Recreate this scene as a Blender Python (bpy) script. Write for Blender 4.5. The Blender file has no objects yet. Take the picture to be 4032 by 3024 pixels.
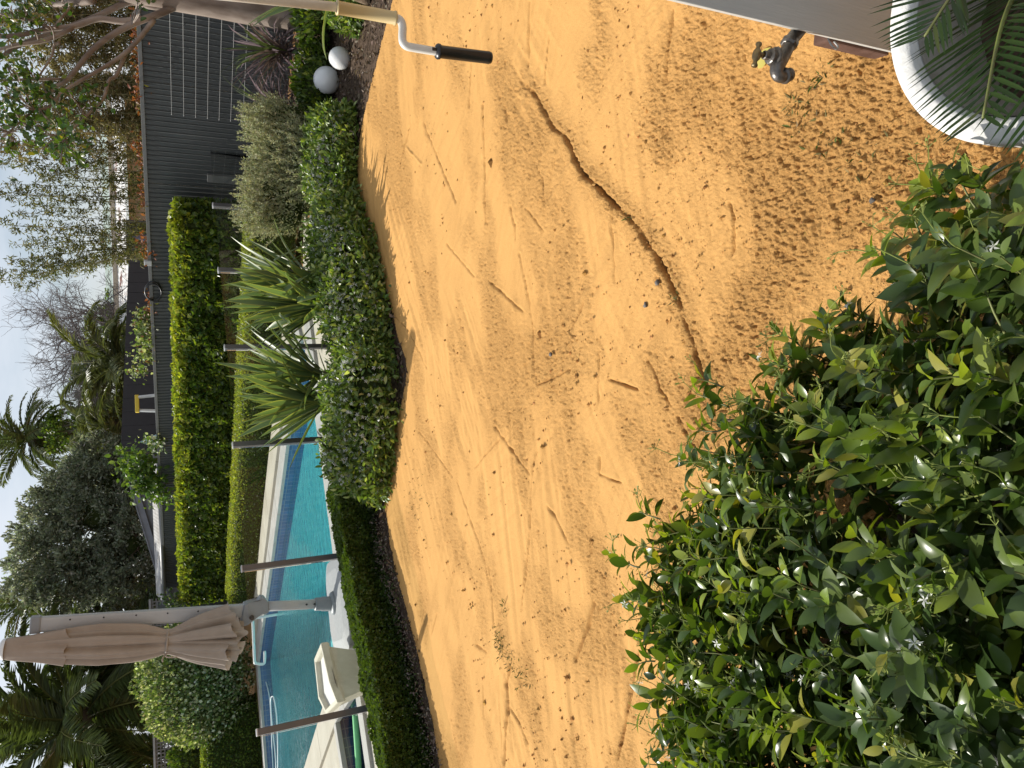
import bpy, bmesh, math
import numpy as np
from mathutils import Vector, Matrix

# ------------------------------------------------------------------ camera, sky, sun, exposure
S = bpy.context.scene
COL = S.collection
FPX, CAM_H = 2900.0, 1.7                       # focal length in photo pixels, lens height above the sand
PITCH, ROLL = math.radians(25.2), math.radians(1.94)
_R0 = np.array([1, 0, 0.]); _U0 = np.array([0, math.sin(PITCH), math.cos(PITCH)]); FW = np.array([0, math.cos(PITCH), -math.sin(PITCH)])
RT = _R0*math.cos(ROLL) - _U0*math.sin(ROLL)
UP = _U0*math.cos(ROLL) + _R0*math.sin(ROLL)
C0 = np.array([0, 0, CAM_H])
cam_d = bpy.data.cameras.new('camera'); cam = bpy.data.objects.new('camera', cam_d); COL.objects.link(cam)
cam_d.sensor_width = 36; cam_d.lens = 36*FPX/4032; cam_d.clip_start = 0.05; cam_d.clip_end = 3000
# the photo was taken with the phone on its side: picture-right is "down", picture-up is "right"
M = Matrix.Identity(4)
for i in range(3):
    M[i][0] = -UP[i]; M[i][1] = RT[i]; M[i][2] = -FW[i]; M[i][3] = C0[i]
cam.matrix_world = M
S.camera = cam

SUN_EL = math.radians(42); SUN_AZ = math.atan2(-0.74, 0.67)      # azimuth clockwise from +Y
W = bpy.data.worlds.new('World'); S.world = W; W.use_nodes = True
nt = W.node_tree; nt.nodes.clear()
o_ = nt.nodes.new('ShaderNodeOutputWorld'); bg = nt.nodes.new('ShaderNodeBackground')
sky = nt.nodes.new('ShaderNodeTexSky'); sky.sky_type = 'NISHITA'; sky.sun_disc = False
sky.sun_elevation = SUN_EL; sky.sun_rotation = SUN_AZ; sky.air_density = 1.0; sky.dust_density = 1.5; sky.ozone_density = 1.0
tc = nt.nodes.new('ShaderNodeTexCoord'); mp = nt.nodes.new('ShaderNodeMapping'); mp.inputs['Scale'].default_value = (1.6, 1.6, 5.0)
nz = nt.nodes.new('ShaderNodeTexNoise'); nz.inputs['Scale'].default_value = 1.7; nz.inputs['Detail'].default_value = 6; nz.inputs['Roughness'].default_value = .55
cr = nt.nodes.new('ShaderNodeValToRGB'); cr.color_ramp.elements[0].position = .36; cr.color_ramp.elements[1].position = .62
cr.color_ramp.elements[0].color = (.12, .12, .12, 1); cr.color_ramp.elements[1].color = (.9, .9, .9, 1)
mx = nt.nodes.new('ShaderNodeMixRGB'); mx.inputs[2].default_value = (8.0, 8.5, 9.3, 1)
nt.links.new(tc.outputs['Generated'], mp.inputs['Vector']); nt.links.new(mp.outputs[0], nz.inputs['Vector'])
nt.links.new(nz.outputs['Fac'], cr.inputs[0]); nt.links.new(cr.outputs[0], mx.inputs[0])
nt.links.new(sky.outputs[0], mx.inputs[1]); nt.links.new(mx.outputs[0], bg.inputs['Color'])
bg.inputs['Strength'].default_value = 0.088
nt.links.new(bg.outputs[0], o_.inputs[0])
sun_d = bpy.data.lights.new('sun', 'SUN'); sun_d.energy = 4.9; sun_d.angle = math.radians(.55); sun_d.color = (1, .955, .88)
sun = bpy.data.objects.new('sun', sun_d); COL.objects.link(sun)
tosun = Vector((math.cos(SUN_EL)*math.sin(SUN_AZ), math.cos(SUN_EL)*math.cos(SUN_AZ), math.sin(SUN_EL)))
sun.rotation_euler = (-tosun).to_track_quat('-Z', 'Y').to_euler(); sun.location = (-20, 20, 30)
S.view_settings.view_transform = 'Standard'; S.view_settings.look = 'None'; S.view_settings.gamma = 1
S.view_settings.use_curve_mapping = False; S.view_settings.exposure = 0.25
S.cycles.max_bounces = 8; S.cycles.transparent_max_bounces = 24

# ------------------------------------------------------------------ helpers
rng = np.random.default_rng(11)
def ray(u, v): return FW + RT*(u-1512)/FPX - UP*(v-2016)/FPX     # u, v: pixels of the photo turned upright
def g(u, v, z=0.):
    d = ray(u, v); return C0 + d*(z-CAM_H)/d[2]
def aty(u, v, y):
    d = ray(u, v); return C0 + d*y/d[1]
def gi(x, y, z=0.): return g(3024-y, x, z)                       # from pixels of the photo as it lies
def pxm(u, v, y):                                                # metres per pixel at plane y
    return y/ray(u, v)[1]/FPX
def unit(a):
    a = np.asarray(a, float); return a/np.maximum(np.linalg.norm(a, axis=-1, keepdims=True), 1e-9)

def vn(x, y, s=0):
    x = np.asarray(x, float); y = np.asarray(y, float)
    ix = np.floor(x).astype(np.int64); iy = np.floor(y).astype(np.int64); fx = x-ix; fy = y-iy
    fx = fx*fx*(3-2*fx); fy = fy*fy*(3-2*fy)
    def h(a, b):
        n = (a*374761393 + b*668265263 + s*974634777) & 0x7fffffff
        n = ((n ^ (n >> 13))*1274126177) & 0x7fffffff
        return ((n ^ (n >> 16)) & 0xffff)/65535.0
    return (h(ix, iy)*(1-fx)+h(ix+1, iy)*fx)*(1-fy)+(h(ix, iy+1)*(1-fx)+h(ix+1, iy+1)*fx)*fy
def fbm(x, y, s=0, o=4):
    t = 0; a = .5
    for k in range(o):
        t = t + a*vn(x*2**k, y*2**k, s+k*17); a *= .5
    return t/(1-.5**o)

def mesh_np(V, F, mat=None, smooth=False, col=None, name='mesh'):
    me = bpy.data.meshes.new(name)
    V = np.asarray(V, np.float32).reshape(-1, 3)
    groups = F if isinstance(F, list) else [F]
    groups = [np.asarray(f, np.int32) for f in groups if len(f)]
    me.vertices.add(len(V)); me.vertices.foreach_set('co', V.ravel())
    loops = np.concatenate([f.ravel() for f in groups]); tot = np.concatenate([np.full(len(f), f.shape[1], np.int32) for f in groups])
    start = np.concatenate([[0], np.cumsum(tot)[:-1]]).astype(np.int32)
    me.loops.add(len(loops)); me.loops.foreach_set('vertex_index', loops)
    me.polygons.add(len(tot)); me.polygons.foreach_set('loop_start', start); me.polygons.foreach_set('loop_total', tot)
    me.polygons.foreach_set('use_smooth', np.full(len(tot), smooth, bool))
    if col is not None:
        at = me.color_attributes.new('Col', 'FLOAT_COLOR', 'POINT')
        col = np.asarray(col); c = np.ones((len(V), 4), np.float32); c[:, :col.shape[1]] = col; at.data.foreach_set('color', c.ravel())
    me.update(calc_edges=True)
    if mat: me.materials.append(mat)
    return me
def link(name, me, parent=None, kind=None):
    o = bpy.data.objects.new(name, me); COL.objects.link(o)
    if parent: o.parent = parent
    if kind: o['kind'] = kind
    return o
def tag(o, label, cat, group=None):
    o['label'] = label; o['category'] = cat
    if group: o['group'] = group
    return o
def thing(name, label, cat, loc=(0, 0, 0), group=None):
    o = bpy.data.objects.new(name, None); COL.objects.link(o); o.location = loc; o.empty_display_size = .1
    return tag(o, label, cat, group)
def part(name, me, root, kind=None):                              # mesh given in world coordinates
    o = link(name, me, root, kind)
    if root.parent is None: o.matrix_parent_inverse = Matrix.Translation(-root.location)
    return o

class MB:
    def __init__(s): s.V = []; s.F3 = []; s.F4 = []; s.n = 0
    def add(s, V, F):
        V = np.asarray(V, float); s.V.append(V)
        for f in F:
            (s.F3 if len(f) == 3 else s.F4).append([i+s.n for i in f])
        s.n += len(V); return s
    def box(s, c, size, rz=0, rot=None, taper=1.0):
        x, y, z = [q/2 for q in size]
        V = np.array([[-x, -y, -z], [x, -y, -z], [x, y, -z], [-x, y, -z], [-x, -y, z], [x, -y, z], [x, y, z], [-x, y, z]])
        V[:4, :2] *= taper
        R = np.array(Matrix.Rotation(rz, 3, 'Z')) if rot is None else np.asarray(rot)
        return s.add(V@R.T + np.asarray(c), [(0, 3, 2, 1), (4, 5, 6, 7), (0, 1, 5, 4), (1, 2, 6, 5), (2, 3, 7, 6), (3, 0, 4, 7)])
    def tube(s, P, r, n=10, cap=True, closed=False):
        P = np.asarray(P, float); m = len(P); r = np.broadcast_to(np.asarray(r, float), (m,))
        T = unit(np.gradient(P, axis=0)); up = np.array([0, 0, 1.]) if abs(T[0][2]) < .9 else np.array([1., 0, 0])
        a = unit(np.cross(T[0], up)); V = []
        for i in range(m):
            a = unit(a - T[i]*(a@T[i])); b = np.cross(T[i], a); th = np.arange(n)/n*2*math.pi
            V.append(P[i] + r[i]*(np.cos(th)[:, None]*a + np.sin(th)[:, None]*b))
        F = []
        for i in range(m-1):
            for k in range(n):
                F.append((i*n+k, i*n+(k+1) % n, (i+1)*n+(k+1) % n, (i+1)*n+k))
        V = np.concatenate(V)
        if cap:
            V = np.concatenate([V, P[:1], P[-1:]])
            for k in range(n):
                F.append((m*n, (k+1) % n, k)); F.append((m*n+1, (m-1)*n+k, (m-1)*n+(k+1) % n))
        return s.add(V, F)
    def lathe(s, prof, c=(0, 0, 0), n=24, axis=(0, 0, 1), close=False):
        ax = unit(axis); h = np.array([1., 0, 0]) if abs(ax[2]) > .9 else np.array([0, 0, 1.])
        a = unit(np.cross(ax, h)); b = np.cross(ax, a); th = np.arange(n)/n*2*math.pi
        ring = np.cos(th)[:, None]*a + np.sin(th)[:, None]*b
        V = np.concatenate([np.asarray(c) + r*ring + z*ax for r, z in prof]); F = []
        for i in range(len(prof)-1):
            for k in range(n): F.append((i*n+k, i*n+(k+1) % n, (i+1)*n+(k+1) % n, (i+1)*n+k))
        return s.add(V, F)
    def prism(s, poly, z0, z1):
        n = len(poly); V = [(x, y, z0) for x, y in poly] + [(x, y, z1) for x, y in poly]
        s.add(V, [(i, (i+1) % n, n+(i+1) % n, n+i) for i in range(n)]); b = s.n - 2*n
        for i in range(1, n-1): s.F3.append([b+n, b+n+i, b+n+i+1]); s.F3.append([b, b+i+1, b+i])
        return s
    def mesh(s, mat, smooth=False, bevel=0, name='mesh'):
        fs = []
        if s.F3: fs.append(np.array(s.F3))
        if s.F4: fs.append(np.array(s.F4))
        me = mesh_np(np.concatenate(s.V), fs, mat, smooth, name=name)
        bm = bmesh.new(); bm.from_mesh(me)
        bmesh.ops.recalc_face_normals(bm, faces=bm.faces)
        if bevel:
            es = [e for e in bm.edges if len(e.link_faces) == 2 and e.calc_face_angle() > .6]
            bmesh.ops.bevel(bm, geom=es, offset=bevel, segments=2, affect='EDGES', profile=.6)
        bm.to_mesh(me); bm.free()
        return me

def smooth_path(pts, n=8):
    P = np.asarray(pts, float); out = []
    Q = np.vstack([2*P[0]-P[1], P, 2*P[-1]-P[-2]])
    for i in range(1, len(Q)-2):
        for t in np.arange(n)/n:
            a, b, c, d = Q[i-1], Q[i], Q[i+1], Q[i+2]
            out.append(.5*((2*b)+(c-a)*t+(2*a-5*b+4*c-d)*t*t+(-a+3*b-3*c+d)*t**3))
    out.append(P[-1]); return np.array(out)

# ------------------------------------------------------------------ materials
def mat(name, c1, c2=None, scale=8, rough=.6, spec=.4, bump=0, bscale=60, metal=0, detail=4, stretch=None, lo=.35, hi=.7, trans=0):
    m = bpy.data.materials.new(name); m.use_nodes = True; t = m.node_tree; b = t.nodes['Principled BSDF']
    b.inputs['Roughness'].default_value = rough; b.inputs['Specular IOR Level'].default_value = spec; b.inputs['Metallic'].default_value = metal
    b.inputs['Base Color'].default_value = (*c1, 1)
    co = t.nodes.new('ShaderNodeTexCoord'); vec = co.outputs['Object']
    if stretch:
        mp = t.nodes.new('ShaderNodeMapping'); mp.inputs['Scale'].default_value = stretch; t.links.new(vec, mp.inputs[0]); vec = mp.outputs[0]
    if c2 is not None:
        n = t.nodes.new('ShaderNodeTexNoise'); n.inputs['Scale'].default_value = scale; n.inputs['Detail'].default_value = detail
        r = t.nodes.new('ShaderNodeValToRGB'); r.color_ramp.elements[0].position = lo; r.color_ramp.elements[1].position = hi
        r.color_ramp.elements[0].color = (*c1, 1); r.color_ramp.elements[1].color = (*c2, 1)
        t.links.new(vec, n.inputs['Vector']); t.links.new(n.outputs['Fac'], r.inputs[0]); t.links.new(r.outputs[0], b.inputs['Base Color'])
    if bump:
        n2 = t.nodes.new('ShaderNodeTexNoise'); n2.inputs['Scale'].default_value = bscale; n2.inputs['Detail'].default_value = 5
        bp = t.nodes.new('ShaderNodeBump'); bp.inputs['Strength'].default_value = bump; bp.inputs['Distance'].default_value = .01
        t.links.new(vec, n2.inputs['Vector']); t.links.new(n2.outputs['Fac'], bp.inputs['Height']); t.links.new(bp.outputs[0], b.inputs['Normal'])
    if trans:
        tr = t.nodes.new('ShaderNodeBsdfTranslucent'); tr.inputs[0].default_value = (*c1, 1)
        ms = t.nodes.new('ShaderNodeMixShader'); ms.inputs[0].default_value = trans
        out = t.nodes['Material Output']; t.links.new(b.outputs[0], ms.inputs[1]); t.links.new(tr.outputs[0], ms.inputs[2]); t.links.new(ms.outputs[0], out.inputs[0])
    return m
def leafmat(name, rough=.4, spec=.5, trans=.35, tint=(1.5, 1.6, .6)):
    m = bpy.data.materials.new(name); m.use_nodes = True; t = m.node_tree; b = t.nodes['Principled BSDF']
    a = t.nodes.new('ShaderNodeAttribute'); a.attribute_name = 'Col'
    t.links.new(a.outputs['Color'], b.inputs['Base Color']); b.inputs['Roughness'].default_value = rough; b.inputs['Specular IOR Level'].default_value = spec
    mu = t.nodes.new('ShaderNodeMixRGB'); mu.blend_type = 'MULTIPLY'; mu.inputs[0].default_value = 1; mu.inputs[2].default_value = (*tint, 1)
    t.links.new(a.outputs['Color'], mu.inputs[1])
    tr = t.nodes.new('ShaderNodeBsdfTranslucent'); t.links.new(mu.outputs[0], tr.inputs[0])
    ms = t.nodes.new('ShaderNodeMixShader'); ms.inputs[0].default_value = trans
    t.links.new(b.outputs[0], ms.inputs[1]); t.links.new(tr.outputs[0], ms.inputs[2]); t.links.new(ms.outputs[0], t.nodes['Material Output'].inputs[0])
    return m
def clearmat(name, tint, ior, rough=0.0, bump=0, bscale=3, gain=1.0):
    m = bpy.data.materials.new(name); m.use_nodes = True; t = m.node_tree; t.nodes.remove(t.nodes['Principled BSDF'])
    tr = t.nodes.new('ShaderNodeBsdfTransparent'); tr.inputs[0].default_value = (*tint, 1)
    gl = t.nodes.new('ShaderNodeBsdfGlossy'); gl.inputs['Roughness'].default_value = rough
    fr = t.nodes.new('ShaderNodeFresnel'); fr.inputs[0].default_value = ior
    ms = t.nodes.new('ShaderNodeMixShader'); fac = fr.outputs[0]
    if gain != 1:
        mm = t.nodes.new('ShaderNodeMath'); mm.operation = 'MULTIPLY'; mm.inputs[1].default_value = gain; mm.use_clamp = True
        t.links.new(fr.outputs[0], mm.inputs[0]); fac = mm.outputs[0]
    if bump:
        n2 = t.nodes.new('ShaderNodeTexNoise'); n2.inputs['Scale'].default_value = bscale; n2.inputs['Detail'].default_value = 3
        bp = t.nodes.new('ShaderNodeBump'); bp.inputs['Strength'].default_value = bump; bp.inputs['Distance'].default_value = .02
        co = t.nodes.new('ShaderNodeTexCoord'); t.links.new(co.outputs['Object'], n2.inputs['Vector'])
        t.links.new(n2.outputs['Fac'], bp.inputs['Height']); t.links.new(bp.outputs[0], gl.inputs['Normal']); t.links.new(bp.outputs[0], fr.inputs['Normal'])
    t.links.new(fac, ms.inputs[0]); t.links.new(tr.outputs[0], ms.inputs[1]); t.links.new(gl.outputs[0], ms.inputs[2])
    t.links.new(ms.outputs[0], t.nodes['Material Output'].inputs[0]); return m

M_LEAF = leafmat('foliage', .45, .35, .38)
M_GLOSS = leafmat('glossy leaf', .33, .42, .34, (1.5, 1.6, .5))
M_DULL = leafmat('dull leaf', .7, .2, .25, (1.2, 1.2, .8))
M_STRAP = leafmat('strap leaf', .38, .45, .3, (1.2, 1.3, .6))
M_PETAL = mat('petal', (.82, .82, .76), rough=.6, trans=.3)
M_STEM = mat('green stem', (.17, .2, .05), (.1, .09, .04), 30, .5)
M_TWIG = mat('brown twig', (.1, .07, .045), (.16, .12, .08), 20, .8)
M_FENCE = mat('charcoal steel', (.07, .076, .074), (.085, .09, .087), 3, .4, .45)
M_FCAP = mat('grey steel cap', (.13, .135, .13), (.16, .16, .15), 5, .4, .5)
M_ALU = mat('bronze grey aluminium', (.1, .098, .1), (.12, .115, .115), 12, .35, .5, metal=.3)
M_CAP = mat('silver cap', (.5, .5, .5), rough=.35)
M_GLASS = clearmat('fence glass', (.955, .975, .965), 1.32)
M_CONC = mat('coping stone', (.34, .325, .30), (.42, .405, .375), 5, .7, .3, .15, 90)
M_CREAMPAVE = mat('cream paving', (.40, .36, .285), (.48, .44, .36), 3, .75, .3, .15, 80)
M_MULCH = mat('bark mulch', (.05, .033, .022), (.12, .085, .06), 40, .95, .1, .8, 60)
M_WHITE = mat('white paint', (.74, .74, .71), (.66, .66, .63), 25, .35, .5)
M_GREYP = mat('grey powder coat', (.36, .37, .38), (.42, .43, .43), 4, .4, .45)
M_GREYD = mat('darker grey moulding', (.22, .235, .25), (.26, .27, .28), 6, .45, .4)
M_BLACK = mat('black rubber', (.012, .012, .013), (.02, .02, .02), 20, .35, .5)
M_BRASS = mat('weathered brass', (.21, .155, .075), (.11, .085, .05), 90, .42, .5, metal=.75)
M_GUN = mat('dull tap metal', (.1, .09, .08), (.17, .155, .14), 70, .4, .5, .1, 200, metal=.7)
M_CHROME = mat('polished rail', (.75, .75, .75), rough=.18, metal=.9)

# ------------------------------------------------------------------ foliage builders
def frames(D, N):
    x = unit(D); n = N - x*np.sum(N*x, -1, keepdims=True); z = unit(n); y = np.cross(z, x); return np.stack([x, y, z], -1)
def leaf_tmpl(k=1, fold=.25, curl=.25, w=.5, base=.35):
    """unit leaf along +X, half width w; k sections"""
    if k <= 1:
        V = np.array([[0, 0, 0], [.48, w, fold*w], [1, 0, -curl*.5], [.48, -w, fold*w]]); return V, np.array([[0, 2, 1], [0, 3, 2]])
    ts = np.linspace(0, 1, k+2)[1:-1]; V = [[0, 0, 0]]
    for t in ts:
        ww = w*(math.sin(math.pi*t**.85))**.75; z = curl*(.35*t - t*t)
        V += [[t, ww, z+fold*ww], [t, 0, z], [t, -ww, z+fold*ww]]
    V.append([1, 0, curl*(.35-1)]); F = [[0, 2, 1], [0, 3, 2]]
    for i in range(k-1):
        a = 1+3*i; F += [[a, a+1, a+4], [a, a+4, a+3], [a+1, a+2, a+5], [a+1, a+5, a+4]]
    a = 1+3*(k-1); e = len(V)-1; F += [[a, a+1, e], [a+1, a+2, e]]
    return np.array(V), np.array(F)
def scatter(tV, tF, P, D, N, L, Wd=None):
    R = frames(D, N); n = len(P); L = np.broadcast_to(L, (n,)); Wd = L if Wd is None else np.broadcast_to(Wd, (n,))
    loc = tV[None]*np.stack([L, Wd, L], -1)[:, None, :]
    V = np.einsum('nij,nkj->nki', R, loc) + P[:, None, :]
    F = tF[None] + (np.arange(n)*len(tV))[:, None, None]
    return V.reshape(-1, 3), F.reshape(-1, tF.shape[1])
def palette(n, cols, wts, jit=.18, k=4):
    cols = np.array(cols); i = rng.choice(len(cols), n, p=np.array(wts)/sum(wts))
    c = cols[i]*(1+rng.normal(0, jit, (n, 1)))*(1+rng.normal(0, .05, (n, 3)))
    return np.repeat(np.clip(c, .004, .9), k, 0)
def leafcloud(P, D, N, L, Wd, cols, wts, m=None, tm=None, jit=.18):
    tV, tF = tm if tm else leaf_tmpl()
    V, F = scatter(tV, tF, P, D, N, L, Wd)
    return mesh_np(V, F, m or M_LEAF, col=palette(len(P), cols, wts, jit, len(tV)))
def rdir(n): return unit(rng.normal(size=(n, 3)))
def path_at(path, s):
    path = np.asarray(path, float); d = np.linalg.norm(np.diff(path, axis=0), axis=1); c = np.concatenate([[0], np.cumsum(d)])
    q = s*c[-1]; x = np.interp(q, c, path[:, 0]); y = np.interp(q, c, path[:, 1])
    i = np.clip(np.searchsorted(c, q)-1, 0, len(d)-1); t = unit(np.diff(path, axis=0))[i]; return np.c_[x, y], t, c[-1]
def hedge_pts(path, th, z0, z1, n, lump=.05, lf=2.0, end=True):
    """points on the clipped box running along a plan path; returns P, normal"""
    _, _, Ln = path_at(path, np.array([0.5])); h = z1-z0
    A = np.array([Ln*th, Ln*h, Ln*h, th*h, th*h]); f = rng.choice(5, n, p=A/A.sum())
    s = rng.random(n); a = rng.random(n); P2 = np.zeros((n, 3)); N = np.zeros((n, 3))
    s = np.where(f == 3, 0, np.where(f == 4, 1, s)); q, t, _ = path_at(path, s); nrm = np.c_[t[:, 1], -t[:, 0]]
    off = np.where(f == 0, (a-.5)*th, np.where(f == 1, th/2, np.where(f == 2, -th/2, (a-.5)*th)))
    z = np.where(f == 0, z1, z0 + h*np.where(f >= 3, rng.random(n), a))
    P2[:, :2] = q + nrm*off[:, None]; P2[:, 2] = z
    N[f == 0] = (0, 0, 1); N[f == 1, :2] = nrm[f == 1]; N[f == 2, :2] = -nrm[f == 2]
    N[f == 3, :2] = -t[f == 3]; N[f == 4, :2] = t[f == 4]
    lumpv = (fbm(s*Ln*lf + f*31.7, a*max(h, th)*lf*1.5, 5, 3)-.5)*2*lump
    P2 += N*(lumpv - rng.random(n)**2*.06)[:, None]
    return P2, N
def hedge(name, label, path, th, z0, z1, n, L, cols, wts, m=None, lump=.05, lf=2.0, topcols=None, topw=None, core=None, cat='hedge', wid=.5):
    root = thing(name, label, cat, (path[0][0], path[0][1], z0))
    P, N = hedge_pts(path, th, z0, z1, n, lump, lf)
    D = unit(N*.75 + rdir(n)*.75 + np.array([0, 0, .3])); NN = unit(N*.6 + rdir(n)*.6 + np.array([0, 0, .5]))
    Ls = L*(.7+.6*rng.random(n)); tV, tF = leaf_tmpl(1, w=wid)
    V, F = scatter(tV, tF, P, D, NN, Ls)
    col = palette(n, cols, wts, .2, 4)
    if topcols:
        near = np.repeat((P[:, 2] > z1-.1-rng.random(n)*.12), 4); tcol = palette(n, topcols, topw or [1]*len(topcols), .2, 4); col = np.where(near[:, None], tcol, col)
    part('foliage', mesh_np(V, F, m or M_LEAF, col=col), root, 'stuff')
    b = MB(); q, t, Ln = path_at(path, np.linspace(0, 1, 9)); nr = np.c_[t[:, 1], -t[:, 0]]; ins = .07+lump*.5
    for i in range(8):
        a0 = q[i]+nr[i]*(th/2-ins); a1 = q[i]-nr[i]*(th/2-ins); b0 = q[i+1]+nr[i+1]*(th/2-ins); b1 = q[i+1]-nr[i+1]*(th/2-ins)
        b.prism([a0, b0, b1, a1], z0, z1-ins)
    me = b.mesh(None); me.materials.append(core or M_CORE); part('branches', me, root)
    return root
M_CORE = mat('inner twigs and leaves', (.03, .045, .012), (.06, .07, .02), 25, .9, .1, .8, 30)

def mound_pts(path, rad, h, n, z0=0., fill=.25):
    s = rng.random(n); q, t, Ln = path_at(path, s); nr = np.c_[t[:, 1], -t[:, 0]]
    th = rng.uniform(0, math.pi, n); lw_ = rng.random(n); th = np.where(lw_ < .16, rng.uniform(0, .3, n), np.where(lw_ < .32, math.pi-rng.uniform(0, .3, n), th)); rr = 1 - fill*rng.random(n)**1.5 + .16*(fbm(s*Ln*2.2, th*1.6, 9, 3)-.5)*2
    endf = np.clip(np.minimum(s, 1-s)*Ln/rad+.35, 0.35, 1)**.5
    P = np.c_[q + nr*(np.cos(th)*rad*rr*endf)[:, None], z0 + np.sin(th)**.7*h*rr*endf]
    N = np.c_[nr*np.cos(th)[:, None]/rad, np.sin(th)/h]; return P, unit(N)
FL_V, FL_F = [], []
for k in range(5):
    a = k*2*math.pi/5; c, s_ = math.cos(a), math.sin(a); b0 = len(FL_V)
    for (l, w_, z) in ((0, 0, 0), (.62, .2, .12), (1, .36, .02), (.55, -.16, .12)):
        FL_V.append((c*l - s_*w_, s_*l + c*w_, z))
    FL_F += [[b0, b0+3, b0+2], [b0, b0+2, b0+1]]
FL_V = np.array(FL_V); FL_F = np.array(FL_F)
def inside(poly, X, Y):
    poly = np.asarray(poly); r = np.zeros(np.shape(X), bool); j = len(poly)-1
    for i in range(len(poly)):
        xi, yi = poly[i]; xj, yj = poly[j]
        c = ((yi > Y) != (yj > Y)) & (X < (xj-xi)*(Y-yi)/(yj-yi+1e-12)+xi); r ^= c; j = i
    return r
def segdist(X, Y, a, b):
    a = np.asarray(a[:2]); b = np.asarray(b[:2]); d = b-a; L2 = d@d+1e-12
    t = np.clip(((X-a[0])*d[0]+(Y-a[1])*d[1])/L2, 0, 1); px = a[0]+t*d[0]-X; py = a[1]+t*d[1]-Y
    side = np.sign(d[0]*py-d[1]*px); return np.hypot(px, py), t, side

# ------------------------------------------------------------------ plan of the place (metres, from the photo through the camera)
SAND_EDGE = [g(*p) for p in [(3400, 1650), (3024, 1545), (2724, 1470), (2474, 1415), (2224, 1400), (2024, 1480), (1724, 1560), (1574, 1600), (1424, 1575), (1274, 1525), (1124, 1505), (824, 1545), (524, 1625), (224, 1695), (0, 1735), (-500, 1830)]]
SAND_EDGE = [p[:2] for p in smooth_path(SAND_EDGE, 6)]
POSTS = [g(*p, 1.14) for p in [(139, 1010), (784, 950), (1271, 915), (1655, 883), (1960, 858), (2215, 837)]]
FN0 = np.array([4.2, 10.6]); FD = unit(np.array([-6.8, 7.2])); FNRM = np.array([-FD[1], FD[0]])*-1      # corrugated fence line
def fence_pt(t, off=0): return FN0 + FD*t + np.array([.727, .687])*off
PR, PC, PL, PF = np.array([.69, 9.8]), np.array([-2.6, 7.73]), np.array([-9.3, 15.05]), np.array([-5.8, 16.74])   # pool corners
SPA = [np.array(p) for p in [(-2.97, 7.30), (-3.72, 8.38), (-4.75, 7.45), (-4.25, 6.55)]]

# ------------------------------------------------------------------ ground, beds, sand
def filled(loops, z, mat_, holes=()):
    bm = bmesh.new(); edges = []
    for lp in [loops]+list(holes):
        vs = [bm.verts.new((p[0], p[1], z)) for p in lp]
        for i in range(len(vs)): edges.append(bm.edges.new((vs[i], vs[(i+1) % len(vs)])))
    bmesh.ops.triangle_fill(bm, use_beauty=True, use_dissolve=False, edges=edges)
    for f in bm.faces:
        if f.normal.z < 0: f.normal_flip()
    me = bpy.data.meshes.new('sheet'); bm.to_mesh(me); bm.free(); me.materials.append(mat_); return me
def offset_poly(poly, d):
    P = np.array(poly); n = len(P); out = []; area = sum(P[i][0]*P[(i+1) % n][1]-P[(i+1) % n][0]*P[i][1] for i in range(n)); s = 1 if area > 0 else -1
    for i in range(n):
        a = unit(P[i]-P[i-1]); b = unit(P[(i+1) % n]-P[i]); na = s*np.array([a[1], -a[0]]); nb = s*np.array([b[1], -b[0]])
        m = unit(na+nb); out.append(P[i] + m*d/max(.3, m@na))
    return out
POOL = [PR, PC, PL, PF]
M_EARTH = mat('sandy earth', (.34, .19, .075), (.28, .16, .07), 4, .95, .1, .5, 30)
gr = link('ground', filled([(-400, -60), (400, -60), (400, 600), (-400, 600)], -.06, M_EARTH, [POOL, SPA])); gr['kind'] = 'structure'; gr['label'] = 'sandy earth ground around the yard'

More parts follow.
